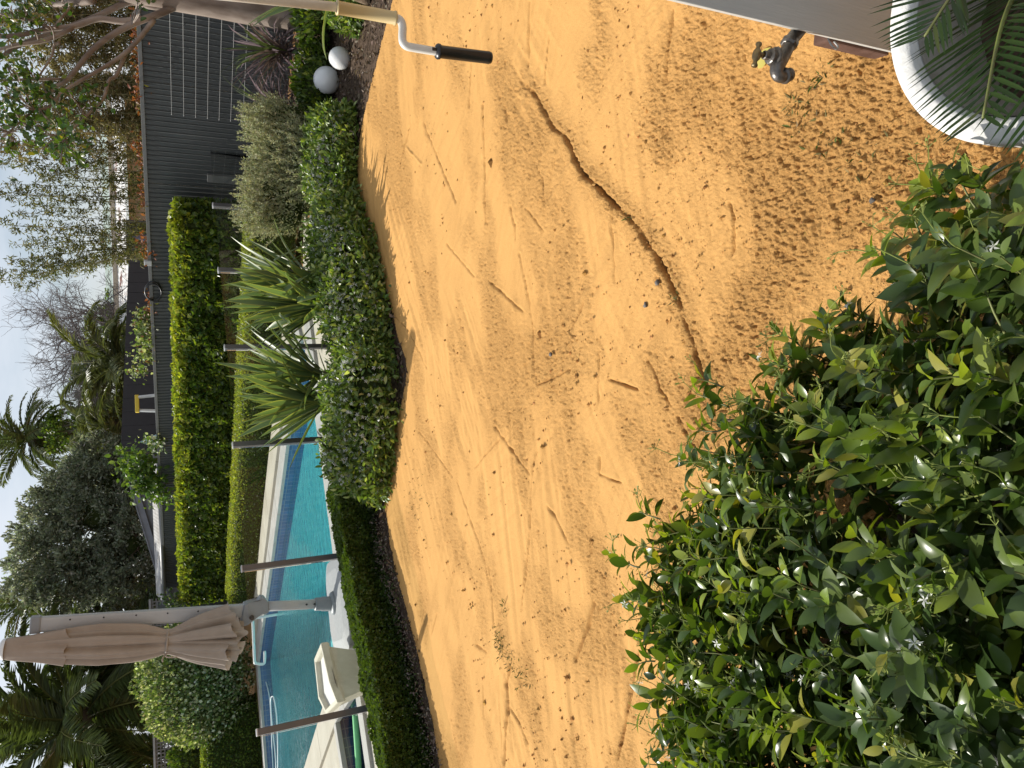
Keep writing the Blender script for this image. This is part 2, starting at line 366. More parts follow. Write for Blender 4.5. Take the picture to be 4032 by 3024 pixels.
def sandmat():
    m = bpy.data.materials.new('yellow sand'); m.use_nodes = True; t = m.node_tree; b = t.nodes['Principled BSDF']; N = t.nodes.new; K = t.links.new
    b.inputs['Roughness'].default_value = .95; b.inputs['Specular IOR Level'].default_value = .1
    a = N('ShaderNodeAttribute'); a.attribute_name = 'Col'; co = N('ShaderNodeTexCoord')
    def noise(sc, d=3, r=.55):
        n = N('ShaderNodeTexNoise'); n.inputs['Scale'].default_value = sc; n.inputs['Detail'].default_value = d; n.inputs['Roughness'].default_value = r; K(co.outputs['Object'], n.inputs['Vector']); return n.outputs['Fac']
    def rng_(src, a0, a1, b0, b1):
        r = N('ShaderNodeMapRange'); r.inputs[1].default_value = a0; r.inputs[2].default_value = a1; r.inputs[3].default_value = b0; r.inputs[4].default_value = b1; K(src, r.inputs[0]); return r.outputs[0]
    def mul(x, y):
        q = N('ShaderNodeMath'); q.operation = 'MULTIPLY'; K(x, q.inputs[0]); K(y, q.inputs[1]); return q.outputs[0]
    def addm(x, y):
        q = N('ShaderNodeMath'); q.operation = 'ADD'; K(x, q.inputs[0]); K(y, q.inputs[1]); return q.outputs[0]
    grain = rng_(noise(330, 3), .3, .7, .84, 1.1)
    mu = N('ShaderNodeVectorMath'); mu.operation = 'SCALE'; K(a.outputs['Color'], mu.inputs[0]); K(grain, mu.inputs['Scale'])
    sp1 = rng_(noise(185, 4, .65), .555, .64, 0, 1.1); sp2 = rng_(noise(75, 5, .7), .605, .67, 0, 1.1)     # dark specks: moist clods and painted shade of small pits
    sp3 = rng_(noise(40, 6, .72), .66, .70, 0, 1.2)
    sp = mul(addm(addm(sp1, sp2), sp3), rng_(a.outputs['Alpha'], 0, 1, .08, .62))
    cl = N('ShaderNodeClamp'); K(sp, cl.inputs[0]); mx = N('ShaderNodeMixRGB'); K(cl.outputs[0], mx.inputs[0]); K(mu.outputs[0], mx.inputs[1]); mx.inputs[2].default_value = (.15, .068, .021, 1)
    K(mx.outputs[0], b.inputs['Base Color'])
    hgt = mul(noise(170, 6, .72), rng_(a.outputs['Alpha'], 0, 1, .35, 1.3))
    bp = N('ShaderNodeBump'); bp.inputs['Strength'].default_value = .9; bp.inputs['Distance'].default_value = .009
    K(hgt, bp.inputs['Height']); K(bp.outputs[0], b.inputs['Normal'])
    return m
M_SAND = sandmat()
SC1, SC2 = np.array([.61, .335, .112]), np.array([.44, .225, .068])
CRACK = [(2060, 330), (2108, 368), (2183, 502), (2228, 537), (2277, 641), (2297, 686), (2337, 716), (2407, 791), (2471, 849), (2511, 899), (2571, 988), (2616, 1068), (2665, 1177), (2695, 1262), (2725, 1346), (2755, 1456), (2791, 1564), (2835, 1680)]
MARKS = [  # pixel polylines on the photo as it lies, width m, depth m
    ([(1905, 413), (1912, 620), (1914, 796), (1917, 877)], .012, .016), ([(2014, 817), (2029, 884), (2035, 940)], .012, .014), ([(2143, 700), (2146, 804)], .010, .012),
    ([(2073, 819), (2108, 864), (2140, 910)], .009, .008), ([(2415, 790), (2410, 900), (2415, 1113)], .010, .009), ([(1930, 1110), (2063, 1227)], .012, .012),
    ([(2050, 1000), (2071, 1103), (2098, 1272), (2103, 1496)], .009, .010), ([(2095, 1380), (2116, 1517), (2242, 1456)], .009, .011), ([(2354, 1380), (2354, 1610)], .010, .011),
    ([(2397, 1495), (2510, 1534)], .014, .014), ([(2358, 1800), (2358, 1868), (2441, 1902)], .012, .013), ([(1951, 1681), (2010, 1760), (2086, 1868)], .012, .013),
    ([(1869, 1842), (1973, 1729)], .008, .008), ([(2110, 1780), (2099, 1833), (2077, 2179), (2060, 2330)], .009, .009), ([(2150, 1995), (2190, 2060), (2225, 2140)], .012, .013),
    ([(2550, 1420), (2600, 1530), (2640, 1600)], .014, .014), ([(2666, 1642), (2731, 1772)], .025, .014), ([(1800, 1902), (1850, 2050), (1895, 2179), (1930, 2330)], .010, .010),
    ([(1669, 485), (1730, 640), (1796, 797)], .012, .010), ([(1574, 660), (1612, 504)], .012, .010), ([(1602, 580), (1662, 646)], .014, -.010),
    ([(2434, 2990), (2470, 2800), (2512, 2562)], .016, .022), ([(1978, 3010), (1995, 2800), (1990, 2700), (2005, 2625)], .018, .020), ([(1990, 2760), (2040, 2850), (2075, 2930)], .012, .014),
    ([(1920, 2230), (1935, 2350), (1940, 2470)], .010, .010), ([(1670, 2400), (1650, 2480)], .012, .006), ([(1720, 2420), (1700, 2500)], .010, .008), ([(1870, 2540), (1910, 2570)], .014, .012),
    ([(2070, 2200), (2060, 2290), (2050, 2400)], .008, .009), ([(1780, 2830), (1820, 3010)], .008, .008), ([(1900, 2700), (1905, 2900)], .008, .006), ([(1960, 2660), (1965, 2850), (1975, 3000)], .008, .007),
    ([(2260, 2600), (2310, 2470), (2330, 2380)], .03, .014), ([(1860, 230), (1850, 420)], .012, .010), ([(2088, 10), (2085, 150), (2080, 260)], .014, .012), ([(2165, 140), (2160, 220), (2150, 330)], .010, .010),
    ([(2655, 40), (2640, 160), (2625, 330)], .012, .012), ([(2300, 1180), (2270, 1250), (2250, 1290)], .010, .009), ([(2233, 1302), (2267, 1356)], .018, -.009), ([(1870, 1090), (1760, 960)], .008, .007),
    ([(2870, 800), (2890, 860), (2880, 1000)], .014, .014), ([(1500, 1180), (1600, 1300), (1680, 1450)], .008, .006), ([(1650, 1700), (1780, 1880)], .008, .007), ([(1990, 420), (2000, 480)], .012, .012),
]
J_ENV = [(-900, 2700), (-400, 2560), (0, 2585), (150, 2600), (350, 2520), (600, 2530), (800, 2450), (930, 2560), (1150, 2700), (1350, 2840), (1480, 2830), (1560, 3050), (1700, 3200), (1900, 3450), (2080, 3620), (2230, 3720), (2270, 4100), (2250, 4600)]
JEDGE = np.array([g(u, v, .56)[:2] for u, v in J_ENV]); JPOLY = np.vstack([JEDGE, [(.2, .28), (-1.7, .28), (-1.9, 1.2)]])     # plan of the jasmine hedge by the lens
def build_sand():
    nr_, nc = 1000, 900
    ys = np.geomspace(.45, 8.0, nr_); a = np.concatenate([np.linspace(-1.6, -.53, 24, endpoint=False), np.linspace(-.53, .53, nc-48), np.linspace(.53, 1.6, 25)[1:]])
    Y, A = np.meshgrid(ys, a, indexing='ij'); X = A*(Y+.6)
    h = (fbm(X*.8, Y*.8, 3, 2)-.5)*.03 + (fbm(X*2.6+9, Y*2.6, 4, 3)-.5)*.014
    # straight tool strokes in a few directions, each fading in and out
    for q, (th, fr, am) in enumerate(((.15, 22, .007), (-.5, 26, .007), (.62, 20, .008), (-1.05, 30, .005))):
        sx = X*math.cos(th)+Y*math.sin(th); sy = -X*math.sin(th)+Y*math.cos(th)
        h += (fbm(sx*.9, sy*fr, 60+q*7, 3)-.5)*am*2*np.clip((fbm(X*.9+q*5, Y*.9, 80+q, 2)-.42)*6, 0, 1)
    sx = X*math.cos(.3)+Y*math.sin(.3); sy = -X*math.sin(.3)+Y*math.cos(.3)
    near = np.clip((2.5-np.hypot(X-.45, Y*.9))/1.3, 0, 1)
    rough = np.clip((fbm(sx*1.9+3, sy*3.4+7, 8, 6)-.44)*4.5, 0, 1)*.75; rough = np.clip(rough + near*.6*np.clip((fbm(X*3.5, Y*3.5, 61, 4)-.1)*2, .45, 1), 0, 1)
    shade_damp = rough*.2  # darker colour of grooves, crack and pits imitates their shade, plus random tone
    for pts, w, d in MARKS:
        P = [gi(*p) for p in pts]
        for i in range(len(P)-1):
            D, t, sd = segdist(X, Y, P[i], P[i+1]); ww = w*.42*(.6+.8*vn(X*30, Y*30, 3))*np.clip(Y/3, .75, 1.5); e = np.exp(-(D/ww)**2)
            h -= e*d*(.3+1.1*vn(X*22, Y*22, 12)); h += np.exp(-((D-2.1*w)/(w*1.2))**2)*abs(d)*.14*(vn(X*40, Y*40, 2)); shade_damp = np.maximum(shade_damp, e*(1.35 if d > 0 else .2)*(.4+.8*vn(X*25, Y*25, 14)))
    D = np.full(X.shape, 9.); T = np.zeros(X.shape)
    P = [gi(*p) for p in CRACK]
    for i in range(len(P)-1):
        d_, t_, s_ = segdist(X, Y, P[i], P[i+1]); T = np.where(d_ < D, i+t_, T); D = np.minimum(D, d_)
    wob = D + (fbm(X*16, Y*16, 21, 3)-.5)*.026; amp = np.clip(np.interp(T, [0, 1, 3, 5, 8, 9, 9.6, 10.5, 12, 12.7, 13.2, 16, 17], [.2, .7, .7, 1.2, 1.1, .35, 1, 1.2, .9, .25, 1.15, .8, .2]), 0, 2)
    e = np.exp(-(wob/(.0075*np.clip(Y/2.2, .8, 1.6)))**2)*amp; h -= e*.028*(.5+.9*vn(X*45, Y*45, 91)); h += np.exp(-((wob-.03)/.014)**2)*.002*amp; shade_damp = np.maximum(shade_damp, np.clip(e, 0, 1)*1.9); rough = np.maximum(rough, np.exp(-(D/.07)**2)*.9)  # crack coloured near black to imitate the shadow inside it
    # crumbs
    c1 = np.maximum(0, vn(X*120, Y*105, 31)-.5)**1.2; c2 = np.maximum(0, vn(X*210+5, Y*170, 32)-.4); c3 = np.maximum(0, fbm(X*60, Y*60, 33, 2)-.6)
    fade = np.clip(1.2-Y/10, .45, 1)
    h += rough*(c1*.020 + c2*.010 + c3*.03)*fade + (1-rough)*c2*.0015
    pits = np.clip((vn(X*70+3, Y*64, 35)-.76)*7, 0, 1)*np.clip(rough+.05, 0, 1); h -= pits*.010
    shade_damp = np.maximum(shade_damp, pits*.6)
    shade_damp = np.clip(shade_damp + (fbm(X*1.4, Y*1.4, 51, 3)-.5)*.4, 0, 2)
    col = np.where((shade_damp < 1)[..., None], SC1 + (SC2-SC1)*shade_damp[..., None], SC2 + (np.array([.10, .05, .018])-SC2)*(shade_damp[..., None]-1)); col *= (1+.10*(fbm(X*6, Y*6, 55, 3)-.5))[..., None]
    # keep in front of the garden beds
    E = np.array(SAND_EDGE); lim = np.interp(X.ravel(), E[::-1, 0], E[::-1, 1]).reshape(X.shape)
    cut = lim + .005 + .05*(fbm(X*14, X*0, 4, 3)-.5)
    h = np.where(Y > lim-.12, h*(1-np.clip((Y-lim+.12)/.15, 0, 1)*.7), h)
    idx = np.arange(nr_*nc).reshape(nr_, nc); ok = (Y < cut) & ~inside(offset_poly(JPOLY, -.21), X, Y)
    q = ok[:-1, :-1] & ok[1:, :-1] & ok[:-1, 1:] & ok[1:, 1:]
    F = np.stack([idx[:-1, :-1], idx[:-1, 1:], idx[1:, 1:], idx[1:, :-1]], -1)[q]
    V = np.stack([X, Y, h], -1).reshape(-1, 3)
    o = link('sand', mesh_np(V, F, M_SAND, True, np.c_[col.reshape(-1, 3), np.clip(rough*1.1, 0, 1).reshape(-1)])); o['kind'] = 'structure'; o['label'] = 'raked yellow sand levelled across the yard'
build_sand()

# garden bed soil behind the sand edge
bed = [tuple(p + np.array([0, -.05])) for p in SAND_EDGE] + [(-6.5, 3.2), (-4.6, 5.2), tuple(POSTS[0][:2]+np.array([-1.2, -.9])), tuple(POSTS[0][:2]), tuple(POSTS[2][:2]), tuple(POSTS[4][:2]), (2.3, 9.3), tuple(fence_pt(.9, -.05)), tuple(fence_pt(-6, -.05))]
bed = [bed[0]] + bed[1:]
ob = link('garden_bed', filled(bed, -.012, M_MULCH)); ob['kind'] = 'structure'; ob['label'] = 'dark mulched garden bed along the sand'
# mulch chips and leaf litter
n = 9000; Pm = []
bx = np.array(bed); X = rng.uniform(-3, 4.5, n*3); Y = rng.uniform(4.6, 9, n*3); okm = inside(bx, X, Y); X = X[okm][:n]; Y = Y[okm][:n]
n = len(X); D = rdir(n); D[:, 2] *= .35; Pm = np.c_[X, Y, -.004+rng.random(n)*.025]
me = leafcloud(Pm, unit(D), rdir(n)+np.array([0, 0, 1.2]), rng.uniform(.02, .065, n), None, [(.11, .075, .05), (.2, .15, .11), (.06, .04, .03), (.26, .21, .17)], [4, 3, 3, 1], M_DULL, leaf_tmpl(1, .1, .3, .22))
o = link('bark_mulch', me); tag(o, 'brown bark chips and dry leaf litter in the bed', 'mulch'); o['kind'] = 'stuff'

# loose crumbs of sand
def crumbs():
    n = 9000; u = rng.uniform(-100, 3100, n); v = 1500 + (4100-1500)*rng.random(n)**.8
    P = np.array([g(a, b) for a, b in zip(u, v)]); E = np.array(SAND_EDGE); ok = P[:, 1] < np.interp(P[:, 0], E[::-1, 0], E[::-1, 1])-.05
    P = P[ok]; dens = fbm(P[:, 0]*2.3, P[:, 1]*2.3, 77, 3)+np.clip((1.9-P[:, 1])*.25, 0, .3)+rng.normal(0, .1, len(P)); P = P[dens > .52]; n = len(P)
    O = np.array([[1, 0, 0], [-1, 0, 0], [0, 1, 0], [0, -1, 0], [0, 0, 1], [0, 0, -1.]]); OF = np.array([[0, 2, 4], [2, 1, 4], [1, 3, 4], [3, 0, 4], [2, 0, 5], [1, 2, 5], [3, 1, 5], [0, 3, 5]])
    R = rng.lognormal(0, .45, n)*.0027*np.clip(P[:, 1]/2.2, .8, 1.7)
    V = O[None]*(1+rng.normal(0, .25, (n, 6, 1)))*R[:, None, None]*np.array([1.2, 1.2, .8]) + P[:, None, :] + np.array([0, 0, .004])
    F = OF[None]+(np.arange(n)*6)[:, None, None]
    c = np.c_[palette(n, [SC1*.8, SC2, SC2*.6], [3, 4, 3], .12, 6), np.full(n*6, .1)]
    o = link('sand_crumbs', mesh_np(V.reshape(-1, 3), F.reshape(-1, 3), M_SAND, col=c)); tag(o, 'loose crumbs of yellow sand scattered over the raked surface', 'sand crumbs'); o['kind'] = 'stuff'
crumbs()
def tufts():
    V0, F0, c0 = [], [], []; k = 0; Ps = []
    spots = [(1965, 2530, .10, 90), (2010, 2600, .08, 40), (1985, 2400, .05, 25), (3230, 330, .07, 36), (3290, 560, .06, 26), (3160, 480, .06, 22), (3120, 420, .05, 14), (1640, 1950, .3, 60), (2470, 850, .03, 10), (2665, 1178, .03, 10), (1470, 1480, .1, 30), (3390, 640, .07, 22), (2060, 2660, .1, 25)]
    for x, y, r, m in spots:
        c = gi(x, y); Ps.append(c + np.c_[rng.normal(0, r*.5, (m, 2)), np.zeros(m)])
    P = np.concatenate(Ps); n = len(P); D = unit(rdir(n)*np.array([1, 1, .3])+np.array([0, 0, .45]))
    me = leafcloud(P, D, rdir(n), rng.uniform(.012, .032, n), None, [(.1, .13, .03), (.16, .15, .05), (.2, .15, .07)], [3, 2, 2], M_DULL, leaf_tmpl(1, .2, .3, .13))
    o = link('grass_tufts', me); tag(o, 'sparse blades of old grass poking through the sand', 'grass'); o['kind'] = 'stuff'
tufts()
M_PEB = mat('grey pebble', (.10, .09, .08), (.17, .155, .14), 60, .9, .15)
for x, y, r, lab in [(2593, 1113, .012, 'dark pebble lying against the crack in the sand'), (2546, 1201, .011, 'blue grey pebble on the sand left of the crack'), (2172, 1395, .012, 'grey pebble beside a flat trowel stroke on the sand'), (3440, 790, .008, 'small grey pebble on the sand near the pot')]:
    b = MB(); c = gi(x, y); th = np.linspace(0, math.pi, 6)
    b.lathe([(r*math.sin(t)+1e-5, -r*.55*math.cos(t)) for t in th], (c[0], c[1], .006), 8); me = b.mesh(M_PEB, True)
    for vv in me.vertices: vv.co.x += .003*math.sin(vv.co.y*400); vv.co.y += .003*math.sin(vv.co.z*500+vv.co.x*300)
    tag(link('pebble', me), lab, 'pebble', 'pebbles on the sand')

# ------------------------------------------------------------------ pool
M_POOL = mat('pool pebble with ripple light', (.22, .62, .67), (.42, .76, .77), 7.0, .6, .3, lo=.3, hi=.75, detail=9)  # lighter mottling imitates rippling sunlight on the pebble floor
def tilemat(name, c1, c2, c3, sc):
    m = bpy.data.materials.new(name); m.use_nodes = True; t = m.node_tree; b = t.nodes['Principled BSDF']; b.inputs['Roughness'].default_value = .25
    br = t.nodes.new('ShaderNodeTexBrick'); br.offset = .0; br.inputs['Scale'].default_value = sc; br.inputs['Brick Width'].default_value = .5; br.inputs['Row Height'].default_value = .5
    br.inputs['Mortar Size'].default_value = .03; br.inputs['Color1'].default_value = (*c1, 1); br.inputs['Color2'].default_value = (*c2, 1); br.inputs['Mortar'].default_value = (*c3, 1)
    uv = t.nodes.new('ShaderNodeUVMap'); t.links.new(uv.outputs[0], br.inputs['Vector']); t.links.new(br.outputs['Color'], b.inputs['Base Color']); return m
M_TILE = tilemat('dark blue tile', (.035, .1, .22), (.05, .14, .29), (.13, .2, .28), 5)
M_STILE = tilemat('spa tile', (.022, .045, .11), (.035, .065, .15), (.10, .12, .17), 5)
M_WATER = clearmat('pool water', (.74, .95, .97), 1.27, .03, 1.0, 8.0)
M_SWATER = clearmat('spa water', (.6, .8, .9), 1.33, .02, .25, 6.0)
def wall_strip(poly, z0, z1, m, inset=0.0):
    P = offset_poly(poly, -inset) if inset else poly; V, F, UV = [], [], []
    for i in range(len(P)):
        a, b = P[i], P[(i+1) % len(P)]; L = float(np.linalg.norm(np.asarray(b)-np.asarray(a))); k = len(V)
        V += [(*a, z0), (*b, z0), (*b, z1), (*a, z1)]; F.append((k, k+1, k+2, k+3)); UV += [(0, z0), (L, z0), (L, z1), (0, z1)]
    me = bpy.data.meshes.new('strip'); me.from_pydata([tuple(map(float, v)) for v in V], [], F); uvl = me.uv_layers.new()
    for i, l in enumerate(me.loops): uvl.data[i].uv = UV[l.vertex_index]
    me.materials.append(m); return me
def floor_uv(poly, z, m):
    me = filled(poly, z, m); uvl = me.uv_layers.new()
    for i, l in enumerate(me.loops): c = me.vertices[l.vertex_index].co; uvl.data[i].uv = (c.x*.85+c.y*.53, -c.x*.53+c.y*.85)
    return me
ZC = .10
pool = thing('swimming_pool', 'blue swimming pool with pale stone coping behind the glass fence', 'pool', (float(PC[0]), float(PC[1]), 0))
part('pool_floor', filled(POOL, -1.15, M_POOL), pool)
part('pool_wall', wall_strip(POOL, -1.15, -.17, M_POOL), pool)
part('waterline_tiles', wall_strip(POOL, -.17, .055, M_TILE, .003), pool)
b = MB(); b.prism([PR+(PF-PR)*.02, PR+(PC-PR)*.98+np.array([0, .1]), PC+(PL-PC)*.06, PR+(PF-PR)*.06+np.array([-.2, 0])], -1.1, -.62)
wme = filled(POOL, -.075, M_WATER); wo = part('water', wme, pool); wo['label'] = 'clear blue rippled pool water'
# bench ledge along the near wall
def edge_pavers(root, a, b, width, top, thick, Lp, m, name, skip0=0., gap=.006, side=1, jit=True, over=.02):
    a = np.asarray(a, float); b = np.asarray(b, float); d = unit(b-a); nr = np.array([d[1], -d[0]])*side; Ln = np.linalg.norm(b-a); k = max(1, int(round((Ln-skip0)/Lp))); l = (Ln-skip0)/k
    ang = math.atan2(d[1], d[0])
    for i in range(k):
        s0 = skip0+i*l; c = a+d*(s0+l/2)+nr*(width/2-over)
        q = MB().box((c[0], c[1], top-thick/2+(rng.normal(0, .0012) if jit else 0)), (l-gap, width, thick), ang); part(name, q.mesh(m, bevel=.006), root)
edge_pavers(pool, PR+unit(PR-PF)*.36, PC+unit(PC-PR)*0.0, .36, ZC, .055, .62, M_CONC, 'coping_paver', side=-1)
edge_pavers(pool, PF, PR, .40, ZC, .055, .8, M_CONC, 'coping_paver', side=-1)
edge_pavers(pool, PL, PF+unit(PF-PL)*.3, .36, ZC, .055, .8, M_CONC, 'coping_paver', side=-1)
edge_pavers(pool, PC, PL, .42, ZC, .055, .8, M_CREAMPAVE, 'coping_paver', side=-1)
spa = thing('plunge_spa', 'small dark blue tiled spa at the near corner of the pool', 'spa', (float(SPA[0][0]), float(SPA[0][1]), 0))
part('spa_floor', floor_uv(SPA, -.75, M_STILE), spa); part('spa_wall', wall_strip(SPA, -.75, .055, M_STILE), spa); part('water', filled(SPA, -.11, M_SWATER), spa)
edge_pavers(spa, SPA[3], SPA[0], .22, ZC, .055, .6, M_CONC, 'coping_paver', side=1)
edge_pavers(spa, SPA[1], SPA[2], .14, ZC, .055, .6, M_CONC, 'coping_paver', side=1)
edge_pavers(spa, SPA[0], SPA[1], .14, ZC, .055, .6, M_CONC, 'coping_paver', side=1)
# paving sheet under and between the copings
out_near = [POSTS[5][:2]+np.array([.1, .25]), POSTS[4][:2]+np.array([0, -.02]), POSTS[2][:2]+np.array([0, -.02]), POSTS[0][:2]+np.array([0, -.02]), POSTS[0][:2]+np.array([-3.2, -2.2])]
out_far = [np.array([-11.5, 14.9]), PF + unit(PF-PL)*.45 + unit(PF-PR)*.9, PF+unit(PF-PL)*.5, PR + unit(PF-PL)*.5 + unit(PR-PF)*.5]
b = MB(); pv = out_near + [np.array([-8, 9.0]), np.array([-11, 13.2])] + out_far
pav = link('pool_paving', filled(pv, .062, M_CREAMPAVE, [POOL, SPA])); pav['kind'] = 'structure'; pav['label'] = 'cream stone paving around the pool'
# raised stone edge outside the far coping, in long slabs
edge_pavers(pool, PF+unit(PF-PL)*.395, PR+unit(PF-PL)*.395, .62, .145, .1, 1.6, M_CREAMPAVE, 'edge_slab', side=-1, over=0)
# sand strip behind the far left end
o = link('sand_strip', filled([(-12, 14.6), (-5.6, 17.0), (-5.9, 18.3), (-14, 18.5)], .03, M_EARTH)); o['kind'] = 'structure'; o['label'] = 'narrow strip of yellow sand behind the far pool edge'

# glass fence: six posts and the panes between
for i, p in enumerate(POSTS):
    ang = math.atan2(POSTS[3][1]-POSTS[1][1], POSTS[3][0]-POSTS[1][0])
    labs = ['first bronze grey fence post from the left, beside the spa', 'second bronze grey fence post, in front of the umbrella stone base', 'third bronze grey fence post, at the left edge of the yuccas', 'fourth bronze grey fence post, between the two yuccas', 'fifth bronze grey fence post, behind the tips of the right yucca', 'sixth and farthest grey fence post, above the silvery shrub']
    r = thing('fence_post', labs[i], 'fence post', (p[0], p[1], 0), 'posts of the glass pool fence')
    part('post', MB().box((p[0], p[1], .56), (.05, .05, 1.14), ang).mesh(M_ALU, bevel=.003), r)
    part('cap', MB().box((p[0], p[1], 1.137), (.054, .054, .012), ang).mesh(M_CAP, bevel=.003), r)
Pp = [POSTS[0]*2-POSTS[1]] + POSTS + [POSTS[5]*2-POSTS[4]]
glabs = ['glass pane at the far left, over the spa', 'glass pane in front of the cream planter and umbrella base', 'glass pane in front of the open pool water', 'glass pane behind the left yucca', 'glass pane behind the right yucca', 'glass pane above the silvery shrub', 'glass pane farthest right against the tall hedge']
for i in range(7):
    a, b2 = Pp[i][:2], Pp[i+1][:2]; d = unit(b2-a); L = np.linalg.norm(b2-a)-.07; c = (a+b2)/2
    q = MB().box((c[0], c[1], .6), (L, .01, 1.03), math.atan2(d[1], d[0])); tag(link('glass_panel', q.mesh(M_GLASS)), glabs[i], 'glass panel', 'panes of the glass pool fence')

# pool things
def on_line(p, q, t): return np.asarray(p)+(np.asarray(q)-np.asarray(p))*t
M_NOOD = mat('green foam', (.2, .62, .24), (.24, .66, .28), 30, .7)
np_pts = smooth_path([g(225, 1398, -.06), g(150, 1403, -.06), g(60, 1409, -.06), g(-60, 1416, -.06), g(-160, 1424, -.06)], 5)
tag(link('pool_noodle', MB().tube(np_pts, .034, 12).mesh(M_NOOD, True)), 'bright green foam noodle floating in the dark spa', 'pool noodle')
M_HOSE = mat('white hose', (.72, .76, .76), rough=.4)
hp = [g(420, 1022, .0), g(370, 1035, -.05), g(330, 1050, -.05), g(270, 1062, -.05), g(180, 1068, -.05), g(60, 1072, -.05), g(-60, 1080, -.05), g(-60, 1092, -.05), g(80, 1094, -.05), g(200, 1090, -.05), g(270, 1080, -.05), g(282, 1072, -.05), g(262, 1066, -.05), g(160, 1073, -.05), g(40, 1085, -.05), g(-80, 1088, -.05)]
tag(link('pool_hose', MB().tube(smooth_path(hp, 6), .012, 6).mesh(M_HOSE, True)), 'white cleaner hose floating in loops on the pool water', 'hose')
ra = [aty(589, 995, 14.6), aty(500, 999, 14.6), aty(420, 1003, 14.6), aty(412, 1010, 14.6), aty(409, 1030, 14.6), aty(414, 1041, 14.6), aty(440, 1043, 14.6), aty(460, 1042, 14.6)]
rr = thing('handrail', 'bent white steel handrail reaching over the pool water', 'handrail', tuple(aty(589, 1030, 14.6)))
part('rail', MB().tube(smooth_path(ra, 4), .025, 8).mesh(M_WHITE, True), rr)
pp_ = aty(589, 995, 14.6); part('rail_post', MB().tube([pp_+np.array([0, 0, .0]), [pp_[0], pp_[1], -.2]], .025, 8).mesh(M_WHITE, True), rr)

# cream planter box between pool and glass
def planter():
    R6 = np.array([(-2.36, 7.03), (-2.60, 6.66), (-2.66, 6.34), (-2.98, 6.90), (-2.97, 7.27), (-2.64, 7.43)]); ce = R6.mean(0)
    r = thing('planter_box', 'cream six sided tapered planter tub with thick rim beside the pool', 'planter', (ce[0], ce[1], .07))
    m = mat('cream fibreglass', (.60, .56, .45), (.53, .49, .38), 14, .55, .4, .15, 60); mi = mat('white inner', (.66, .65, .62), (.58, .57, .54), 20, .7)
    def ring(f, z): return np.c_[ce+(R6-ce)*f, np.full(6, z)]
    def stack(rs, close=False):
        n = len(rs); F = [(k*6+j, k*6+(j+1) % 6, (k+1)*6+(j+1) % 6, (k+1)*6+j) for k in range(n-1) for j in range(6)]
        if close: F += [((n-1)*6+j, (n-1)*6+(j+1) % 6, (j+1) % 6, j) for j in range(6)]
        return MB().add(np.vstack(rs), F)
    part('body', stack([ring(.60, .07), ring(.88, .385)]).mesh(m, bevel=.012), r)
    part('rim', stack([ring(.95, .382), ring(1.0, .40), ring(1.0, .45), ring(.985, .458), ring(.86, .458), ring(.84, .448), ring(.82, .39)], True).mesh(m), r)
    b = MB(); V = ring(.835, .412); b.add(V, [(0, k, k+1) for k in range(1, 5)]); part('inner_lid', b.mesh(mi), r)
planter()

